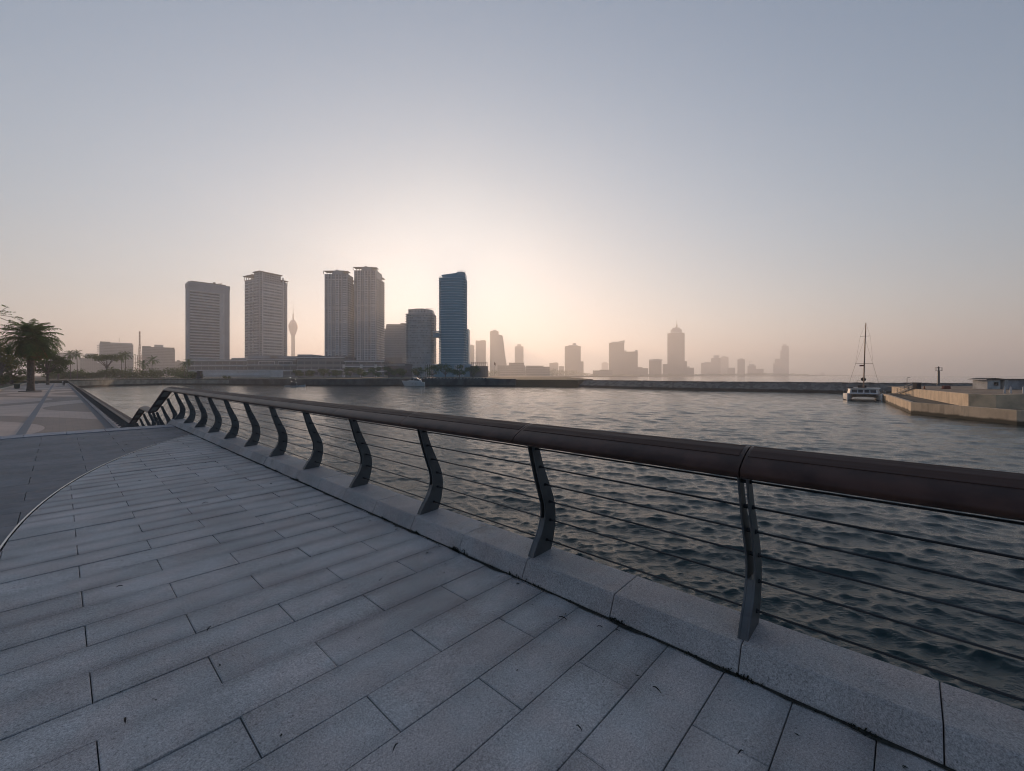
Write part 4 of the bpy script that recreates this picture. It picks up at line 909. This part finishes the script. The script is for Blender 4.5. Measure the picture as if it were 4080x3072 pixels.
far('building', 'small low block between the penthouse block and the slab tower', 1085., (697,738,1440), ((704,716,1435),), group=GL)
T = bld('lattice_mast', 'tall red lattice telecom mast with antennas between two hazy blocks', 556.5, 900., 0, None, 'mast'); k = 900/F; zt_ = H(1320,900); zb_ = 0
lm = MB(); wdt = lambda z: 1.35*k+max(0,(1-z/(zt_*.72)))*6.5*k
N = 15
for i in range(N):
    z0, z1 = zt_*i/N, zt_*(i+1)/N; a, b = wdt(z0), wdt(z1)
    for sx, sy in ((-1,-1),(1,-1),(1,1),(-1,1)): lm.bar((sx*a,sy*a,z0),(sx*b,sy*b,z1),.42)
    for s1, s2 in (((-1,-1),(1,-1)),((1,-1),(1,1)),((1,1),(-1,1)),((-1,1),(-1,-1))): lm.bar((s1[0]*a,s1[1]*a,z0),(s2[0]*b,s2[1]*b,z1),.3); lm.bar((s1[0]*b,s1[1]*b,z1),(s2[0]*b,s2[1]*b,z1),.26)
lm.build('lattice', mat('mast_red', (.30,.13,.09), .7), T); MB().box(-3*k,-1.2*k,-.6,.6,zt_-2.4,zt_-1.2).box(-3*k,-1.2*k,-.6,.6,zt_-12,zt_-10.6).build('antenna', m_metal, T)
T = bld('scaffold', 'open concrete frame under construction at the foot of the lattice mast', 533, 880., 0, None, 'structure'); k = 880/F; sc = MB()
for i in range(6): sc.bar((i*7*k,0,0),(i*7*k,0,H(1416,880)),.5); sc.bar((i*7*k,8,0),(i*7*k,8,H(1416,880)),.5)
for i in range(8): z = H(1417+i*5.5,880); sc.bar((0,0,z),(35*k,0,z),.4); sc.bar((0,8,z),(35*k,8,z),.4)
sc.build('frame', mat('scaffold_brown', (.2,.13,.09), .8), T)
T = bld('kiosk', 'dark narrow kiosk standing on the bank right of the twin bank palms', 784, 258., 0, None, 'kiosk'); MB().box(0,2.1,0,2.,-1,H(1478,258)).build('wall', mat('kiosk_dark', (.035,.037,.045), .7), T); MB().box(-.2,3.3,-.4,2.3,H(1494,258)*.6,H(1494,258)*.6+.25).build('awning', m_metal, T)
# ------------------------------------------------------------------ boats
m_gel = mat('white_gelcoat', (.62,.62,.60), .5, var=.06); m_win = mat('boat_window', (.015,.018,.022), .1, spec=.8); m_alu = mat('mast_alloy', (.16,.12,.10), .5, .4); m_rope = mat('stay_wire', (.22,.18,.15), .6); m_bag = mat('sail_bag', (.02,.02,.024), .9)
Yc = 95.; xc = px(3441,Yc); rz = math.atan2(-xc, Yc)*0.96
C = thing('catamaran', 'white sailing catamaran moored bow on at the end of the quay with a bare mast', 'boat', (xc,Yc,WATER), rz); C.scale = (.94,.94,.80)
def hull(cx, mirror):
    sec = []; n = 12
    for i in range(n+1):
        f = i/n; y = -5.6+12.2*f; b = .82*min(1,(f*5.5)**.6 if f < .18 else 1)*(1 if f < .8 else 1-.25*(f-.8)); b = max(b,.05); dk = 1.85-.35*f
        sec.append([(cx-b*.35,y,-.45),(cx-b*.85,y,.1),(cx-b,y,.9),(cx-b*.97,y,dk),(cx+b*.97,y,dk),(cx+b,y,.9),(cx+b*.85,y,.1),(cx+b*.35,y,-.45)])
    vs = [p for s_ in sec for p in s_]; m_ = 8
    fs = [(i*m_+k,i*m_+(k+1)%m_,(i+1)*m_+(k+1)%m_,(i+1)*m_+k) for i in range(n) for k in range(m_)]+[tuple(range(m_)),tuple(range(n*m_,(n+1)*m_))[::-1]]
    o = MB().add(vs,fs).build('hull', m_gel, C, smooth=False); return o
for s_ in (-1,1):
    o = hull(s_*3.05, s_); MB().box(s_*3.05-.83,s_*3.05+.83,.2,2.6,1.05,1.32).build('porthole', m_win, o); 
    b = MB().box(s_*3.05-.78,s_*3.05+.78,-5.2,6.4,-.04,.16).build('waterline', mat('antifoul', (.02,.025,.04), .7), o)
mb = MB(); q = [(-2.4,1.0),(-2.0,1.02),(-1.5,.95),(0,.92),(1.5,.95),(2.0,1.02),(2.4,1.0),(2.5,1.72),(-2.5,1.72)]
mb.slab([(-2.45,.35),(-2.1,.62),(-1.4,.8),(0,.85),(1.4,.8),(2.1,.62),(2.45,.35),(2.5,1.7),(-2.5,1.7)], -1.9, 6., 'y'); mb.build('bridge_deck', m_gel, C, bevel=.03)
MB().box(-2.4,2.4,-4.9,-1.95,1.42,1.47).build('trampoline', m_bag, C); MB().tube([(-3.,-5.,1.65),(0,-5.1,1.62),(3.,-5.,1.65)],.1,8).build('cross_beam', m_alu, C)
mb = MB(); A = [(-2.6,-1.1),(2.6,-1.1),(3.05,1.2),(3.05,5.0),(-3.05,5.0),(-3.05,1.2)]; Bt = [(-2.45,-.5),(2.45,-.5),(2.85,1.3),(2.85,4.9),(-2.85,4.9),(-2.85,1.3)]
mb.add([(x,y,1.7) for x,y in A]+[(x,y,3.05) for x,y in Bt], [tuple(range(6))[::-1],tuple(range(6,12))]+[(i,(i+1)%6,(i+1)%6+6,i+6) for i in range(6)]); cab = mb.build('cabin', m_gel, C, bevel=.05)
for a, b in ((-2.25,-1.2),(-1.05,-.15),(.15,1.05),(1.2,2.25)): MB().add([(a,-.99,1.95),(b,-.99,1.95),(b*.98,-.70,2.75),(a*.98,-.70,2.75),(a,-.8,1.95),(b,-.8,1.95),(b*.98,-.5,2.75),(a*.98,-.5,2.75)],[(0,1,2,3),(4,7,6,5),(0,4,5,1),(1,5,6,2),(2,6,7,3),(3,7,4,0)]).build('window', m_win, cab)
for s_ in (-1,1): MB().box(s_*2.93-.1,s_*2.93+.1,1.6,4.5,2.0,2.75).build('window', m_win, cab)
MB().box(-3.1,3.1,-.9,5.3,3.06,3.2).build('roof', m_gel, cab, bevel=.04); MB().box(-3.1,-1.9,.2,3.2,3.2,3.42).box(-1.0,.6,2.5,3.8,3.2,3.9).build('roof_hatch', m_bag, cab)
MB().tube([(0,.4,3.15),(.12,.38,10.),(.30,.35,17.4),(.42,.3,21.5)], [.13,.125,.12,.09], 8).build('mast', m_alu, C, smooth=True)
for z, w_, x_ in ((10.1,1.62,.12),(17.8,.92,.31)): MB().tube([(x_-w_,.7,z),(x_,.38,z-.03),(x_+w_,.7,z)], .05, 6).build('spreader', m_alu, C)
bm_ = MB().tube([(0,.6,5.2),(0,6.2,5.5)], .12, 8).build('boom', m_alu, C); MB().tube([(0,.75,5.6),(0,3.2,5.75),(0,6.,5.65)], [.5,.46,.18], 10).build('sail_bag', m_bag, bm_, smooth=True); MB().bar((-1.2,1.2,5.4),(0,1.2,5.4),.07).bar((-1.2,1.2,5.4),(-1.2,1.2,3.2),.06).build('strut', m_alu, bm_)
st = MB()
for a, b in (((-3.3,2.0,1.8),(.25,.4,17.4)),((3.3,2.0,1.8),(.25,.4,17.4)),((-3.3,1.6,1.8),(-1.5,.7,10.1)),((3.3,1.6,1.8),(1.74,.7,10.1)),((0,-5.05,1.7),(.36,.3,20.)),((-1.5,.7,10.1),(-.61,.7,17.8)),((1.74,.7,10.1),(1.23,.7,17.8)),((-.61,.7,17.8),(.42,.3,21.4)),((1.23,.7,17.8),(.42,.3,21.4))): st.tube([a,b],.014,5)
st.build('rigging', m_rope, C); MB().add([(-.75,.5,9.3),(0.08,.42,9.3),(.08,.42,9.75),(-.75,.5,9.7)],[(0,1,2,3)]).build('flag', mat('red_flag', (.18,.03,.025), .9), C, fix=False)
gr = MB()
for s_ in (-1,1):
    for y in (-5.2,-3.6,-1.8,0.5,2.5,4.5): gr.bar((s_*3.72,y,1.6),(s_*3.72,y,2.55),.035)
    for z in (2.1,2.53): gr.bar((s_*3.72,-5.2,z),(s_*3.72,4.5,z),.02); 
    gr.bar((s_*2.4,-5.25,1.6),(s_*2.4,-5.25,2.5),.035); gr.bar((s_*2.4,-5.25,2.5),(s_*3.72,-5.2,2.53),.03)
gr.build('guard_rail', mat('guard_steel', (.4,.4,.4), .4, .7), C)
# motor yacht below the sea wall
Ym = 206.; Mo = thing('motor_yacht', 'white motor yacht with dark curved windows lying below the sea wall', 'boat', (px(1651,Ym),Ym,WATER), math.radians(4)); k = Ym/F; L = 80*k
sec = []; n = 14
for i in range(n+1):
    f = i/n; x = -L/2+L*f; b = 1.9*min(1,(f/.5)**.6) if f < .5 else 1.9; b = max(b,.06); dk = 2.05+.75*(1-f)**1.4*1.1; xo = -1.2*(1-f)**3
    sec.append([(x+xo*-.6,-b*.5,-.4),(x,-b*.85,.3),(x+xo,-b,dk),(x+xo,b,dk),(x,b*.85,.3),(x+xo*-.6,b*.5,-.4)])
MB().add([p for s_ in sec for p in s_],[(i*6+j,i*6+(j+1)%6,(i+1)*6+(j+1)%6,(i+1)*6+j) for i in range(n) for j in range(6)]+[tuple(range(6)),tuple(range(n*6,n*6+6))[::-1]]).build('hull', m_gel, Mo)
cb = MB().slab([(-2.9,2.1),(3.6,2.1),(3.2,3.3),(2.2,3.6),(1.2,4.25),(-.3,4.35),(-1.3,4.0),(-2.2,3.0),(-4.,2.65)], -1.45, 1.45, 'y').build('cabin', m_gel, Mo, bevel=.06)
MB().slab([(-1.95,3.1),(-.2,3.15),(-.1,3.95),(-1.15,3.95)], -1.5, 1.5, 'y').build('windscreen', m_win, cb); MB().slab([(.15,3.0),(2.7,2.75),(2.2,3.25),(1.2,3.6),(.2,3.7)], -1.5, 1.5, 'y').build('window', m_win, cb)
MB().bar((3.2,1,3.3),(4.1,1,5.0),.09).bar((3.2,-1,3.3),(4.1,-1,5.0),.09).bar((4.1,1,5),(4.1,-1,5),.08).build('radar_arch', m_gel, Mo); MB().box(-1.,-.4,-1.95,-1.6,1.1,1.35).box(.6,1.2,-1.95,-1.6,1.1,1.35).build('porthole', m_win, Mo)
# small lit boat
Yb = 196.; Bo = thing('fishing_boat', 'small open boat with a pale hull and bright masthead lights under the sea wall', 'boat', (px(1176,Yb),Yb,WATER), 0.); L = 80*Yb/F
sec = []
for i in range(11):
    f = i/10; x = -L/2+L*f; b = .95*math.sin(math.pi*min(1,.18+.82*f))**.5 if f < .9 else .3; b = max(b,.1); dk = .62+.5*f**4
    sec.append([(x,-b*.6,-.25),(x,-b,dk),(x,b,dk),(x,b*.6,-.25)])
MB().add([p for s_ in sec for p in s_],[(i*4+j,i*4+(j+1)%4,(i+1)*4+(j+1)%4,(i+1)*4+j) for i in range(10) for j in range(4)]+[(0,1,2,3),(43,42,41,40)]).build('hull', mat('pale_hull', (.42,.47,.5), .5), Bo)
MB().box(-1.6,.9,-.6,.6,.6,.75).slab([(-1.7,.75),(.9,.75),(.5,1.9),(-1.4,1.9)],-.65,.65,'y').build('wheelhouse', mat('boat_dark', (.05,.05,.055), .7), Bo)
ms = MB().tube([(-2.2,0,.5),(-2.3,0,4.4)],.06,6).bar((.4,0,1.9),(.2,0,3.6),.07).build('mast', m_alu, Bo)
lm_ = mat('boat_lamp', (.9,.9,.9), .5, emis=(1.,.95,.9,4.))
for x, z, r in ((-2.3,4.4,.14),(-1.6,2.55,.16),(.15,3.6,.1),(.45,2.2,.09)): MB().lathe([(.02,z-r),(r*.8,z-r*.6),(r,z),(r*.8,z+r*.6),(.02,z+r)],8,x,0).build('lamp', lm_, ms if z > 3 else Bo, smooth=True)
# ------------------------------------------------------------------ things on the quay
Yk = 84.; x0 = px(3932,Yk); K = thing('site_cabin', 'long grey site cabin with a dark overhanging roof on the quay at the right edge', 'cabin', (x0,Yk,-1.5), math.radians(-6))
m_cab = mat('cabin_grey', (.48,.48,.46), .8, var=.2, scale=.8); m_cabd = mat('cabin_dark_panel', (.30,.31,.33), .8, var=.35, scale=.9); m_roof = mat('cabin_roof', (.03,.028,.027), .8)
MB().box(.1,2.4,0,3,0,2.1).box(3.0,3.6,-.15,3,0,2.1).build('wall', m_cab, K); MB().box(3.6,22,.1,3,0,2.1).build('dark_wall', m_cabd, K); MB().box(2.4,3.0,.8,3,0,2.1).build('recess', m_cabd, K)
MB().slab([(-.5,2.2),(22.4,2.2),(22.4,2.3),(3.2,2.32),(1.2,2.5),(-.5,2.26)], -.35, 3.4, 'y').build('roof', m_roof, K); MB().box(.1,22,-.02,.2,2.1,2.2).build('fascia', m_light, K)
for a, b in ((1.2,2.0),(8.2,8.9),(13,13.7)): f_ = MB().box(a-.06,b+.06,-.05 if a < 3 else .04,.1 if a < 3 else .13,.94,1.76).build('window', m_cab, K); MB().box(a,b,-.07 if a < 3 else .02,.03 if a < 3 else .06,1.,1.7).build('pane', m_win, f_)
for i, (xx, yy, h) in enumerate(((3.9,-1.4,.75),(5.9,-1.5,.95),(7.9,-1.5,.9),(11.2,-1.4,.85))):
    pass
first = None
for i, (xp, yb, Y_) in enumerate(((4003,1563,58.),(4027,1562,58.),(4077,1562,58.))):
    if first is None: first = tag(MB().lathe([(.09,0),(.09,.5),(.075,.9),(.02,.95)],10).build('marker_post', m_light, smooth=True), 'short pale marker post standing in front of the dark side of the site cabin', 'post', 'marker posts before the cabin'); o = first
    else: o = first.copy(); COL.objects.link(o)
    o.location = (px(xp,Y_),Y_,-.95)
Mn = thing('beacon_mast', 'dark harbour beacon on a column with a caged top, on the breakwater', 'beacon', (px(3740,112.),112.,-1.1)); hb = 4.9
MB().lathe([(.42,0),(.42,.25),(.27,.35),(.24,hb*.76),(.3,hb*.78)],12).build('column', m_post, Mn); MB().lathe([(.7,hb*.77),(.7,hb*.79)],14).build('gallery', m_post, Mn); ra = MB()
for k in range(8): a = math.pi/4*k; ra.bar((.66*math.cos(a),.66*math.sin(a),hb*.78),(.66*math.cos(a),.66*math.sin(a),hb*.96),.05); ra.bar((.66*math.cos(a),.66*math.sin(a),hb*.955),(.66*math.cos(a+math.pi/4),.66*math.sin(a+math.pi/4),hb*.955),.05)
ra.build('gallery_rail', m_post, Mn); MB().lathe([(.16,hb*.78),(.16,hb*.95),(.2,hb*.97),(.05,hb*1.02)],10).build('lantern', m_win, Mn); MB().box(-.95,-.25,-.1,.1,hb*.93,hb*.95).build('solar_panel', m_win, Mn)
Lp = thing('lamp_post', 'thin bent lamp post on the breakwater behind the quay steps', 'lamp post', (px(3614,118.),118.,-1.2)); MB().tube([(0,0,0),(0,0,1.9),(.08,0,2.05),(.7,0,2.1)],.06,8).build('pole', m_post, Lp); MB().box(.35,.85,-.08,.08,2.05,2.16).build('lamp', m_post, Lp)
# gangway stairs
a = Vector((px(3585,97.),97.,pz(1566,97.))); b = Vector((px(3650,84.),84.,pz(1547,84.)))
G = thing('gangway', 'dark metal gangway stair climbing from the lower quay to the top of the retaining wall', 'stairs', a); v = b-a; sd = Vector((v.y,-v.x,0)).normalized()*.6
gm = MB()
for s_ in (-1,1): gm.bar(sd*s_, v+sd*s_, .1,.2)
for i in range(12): p = v*(i+.5)/12; gm.bar(p-sd, p+sd, .22,.05)
gm.build('stringer', m_post, G); hr = MB()
for s_ in (-1,1):
    for z in (.5,.95): hr.bar(sd*s_+Vector((0,0,z)), v+sd*s_+Vector((0,0,z)), .06)
    for i in range(4): p = v*(i+.3)/4+sd*s_; hr.bar(p, p+Vector((0,0,.95)), .06)
hr.build('handrail', m_post, G); MB().bar(v*.98+sd*.5, v*.98+sd*.5+Vector((0,0,-1.6)), .14).bar(v*.98-sd*.5, v*.98-sd*.5+Vector((0,0,-1.6)), .14).build('leg', m_post, G)
Bx = thing('equipment_box', 'dark square box standing at the head of the gangway', 'box', (px(3654,83.),83.,-1.25)); MB().box(-.45,.45,-.4,.4,0,1.3).build('body', m_roof, Bx, bevel=.03); MB().box(-.5,.5,-.45,.45,1.3,1.38).build('lid', m_roof, Bx, bevel=.02)
Rb = thing('barrier', 'red plastic barrier lying on the earth behind the retaining wall', 'barrier', (px(3770,88.),88.,-1.35), .1); MB().slab([(-.9,0),(.9,0),(.75,.75),(-.75,.75)],-.2,.2,'y').build('body', mat('red_plastic', (.16,.03,.02), .7), Rb, bevel=.03); MB().box(-1,-.5,-.3,.3,0,.1).box(.5,1,-.3,.3,0,.1).build('foot', m_roof, Rb)
Cn = thing('traffic_cone', 'orange cone on the earth yard right of the gangway head', 'cone', (px(3683,86.),86.,-1.3)); MB().lathe([(.2,.04),(.16,.2),(.04,.75)],12).build('cone', mat('cone_orange', (.35,.12,.03), .7), Cn); MB().box(-.26,.26,-.26,.26,0,.045).build('base', m_roof, Cn)
Fd = thing('fender', 'dark round fender hanging on the quay beside the catamaran', 'fender', (78.2,88.1,WATER)); MB().lathe([(.05,-.2),(.55,0),(.65,.6),(.6,1.2),(.1,1.5)],12).build('body', m_bag, Fd, smooth=True)
# ------------------------------------------------------------------ promenade furniture and people
m_bin = mat('bin_green', (.02,.04,.03), .6)
def bin_(label, xp, Y):
    B_ = thing('litter_bin', label, 'bin', (px(xp,Y),Y,PROM), TH); MB().slab([(-.42,0.05),(.42,.05),(.52,1.05),(-.52,1.05)],-.42,.42,'y').build('body', m_bin, B_, bevel=.03); MB().box(-.56,.56,-.48,.48,1.05,1.14).build('lid', m_bin, B_, bevel=.03); MB().tube([(-.3,-.46,.08),(.3,-.46,.08)],.09,8).build('wheel', m_roof, B_)
bin_('dark green wheeled bin standing against the planter kerb left of the palm', 68, 106.); bin_('dark bin farther along the promenade right of the palm trunk', 147, 168.)
def person(label, x, y, z, rz, top, legs, stride=.16, h=1.7):
    T = thing('person', label, 'person', (x,y,z), rz); k = h/1.7
    P_ = {'pel':(0,0,.93),'wa':(0,0,1.06),'ch':(0,.02,1.28),'nk':(0,.02,1.45),'hd':(0,.04,1.56),'ht':(0,.03,1.68),'sl':(-.17,.02,1.40),'sr':(.17,.02,1.40),'el':(-.23,-.06,1.14),'er':(.23,.08,1.14),'hl':(-.22,.06,.90),'hr':(.22,.2,.93),'jl':(-.09,0,.88),'jr':(.09,0,.88),'kl':(-.10,stride*.6+.03,.48),'kr':(.10,-stride*.3+.02,.48),'al':(-.10,stride,.08),'ar':(.10,-stride-.1,.12),'tl':(-.1,stride+.17,.03),'tr':(.1,-stride+.05,.03)}
    R_ = dict(pel=.14,wa=.13,ch=.15,nk=.055,hd=.095,ht=.07,sl=.065,sr=.065,el=.045,er=.045,hl=.035,hr=.035,jl=.09,jr=.09,kl=.06,kr=.06,al=.04,ar=.04,tl=.035,tr=.035)
    E_ = [('pel','wa'),('wa','ch'),('ch','nk'),('nk','hd'),('hd','ht'),('ch','sl'),('ch','sr'),('sl','el'),('el','hl'),('sr','er'),('er','hr'),('pel','jl'),('pel','jr'),('jl','kl'),('kl','al'),('al','tl'),('jr','kr'),('kr','ar'),('ar','tr')]
    def skin(name, keys, grow, m):
        ks = [q for q in P_ if q in keys]; me = bpy.data.meshes.new(name); me.from_pydata([tuple(c*k for c in P_[q]) for q in ks], [(ks.index(a),ks.index(b)) for a,b in E_ if a in ks and b in ks], []); me.materials.append(m)
        o = bpy.data.objects.new(name, me); COL.objects.link(o); o.parent = T; md = o.modifiers.new('Skin','SKIN'); 
        for i, q in enumerate(ks): me.skin_vertices[0].data[i].radius = (R_[q]*grow*k,)*2; me.skin_vertices[0].data[i].use_root = (i == 0)
        s2 = o.modifiers.new('Subdivision','SUBSURF'); s2.levels = 1; s2.render_levels = 2
    skin('body', P_.keys(), 1., mat('skin', (.14,.08,.055), .6)); skin('shirt', ('pel','wa','ch','sl','sr','el','er'), 1.22, mat(name='cloth_'+cat_name(top), c=top, rough=.9)); skin('trousers', ('pel','jl','jr','kl','kr','al','ar'), 1.2, mat('trouser_cloth', legs, .9))
    MB().lathe([(.02,1.545*k),(.098*k,1.58*k),(.108*k,1.64*k),(.085*k,1.70*k),(.02,1.725*k)],12,0,.015).build('hair', mat('hair_black', (.012,.01,.01), .8), T, smooth=True)
def cat_name(c): return 'white' if c[0] > .3 else 'dark'
x, y = P(251.,140.); person('person in a pale shirt walking away along the promenade beside the railing', x, y, PROM, TH, (.5,.52,.5), (.3,.3,.28)); x, y = P(255.5,134.); person('person in dark clothes walking close behind the one in the pale shirt', x, y, PROM, TH+.2, (.02,.03,.03), (.015,.016,.02), -.14, 1.62)
Lt = tag(MB().add([(-.2,-.12,.005),(.18,-.15,.005),(.22,.1,.05),(.02,.16,.12),(-.18,.1,.04)],[(0,1,2,4),(2,3,4)]).build('litter', m_light, fix=False), 'scrap of white litter on the promenade near the railing kerb', 'litter'); Lt.location = (px(280,112.),112.,PROM)
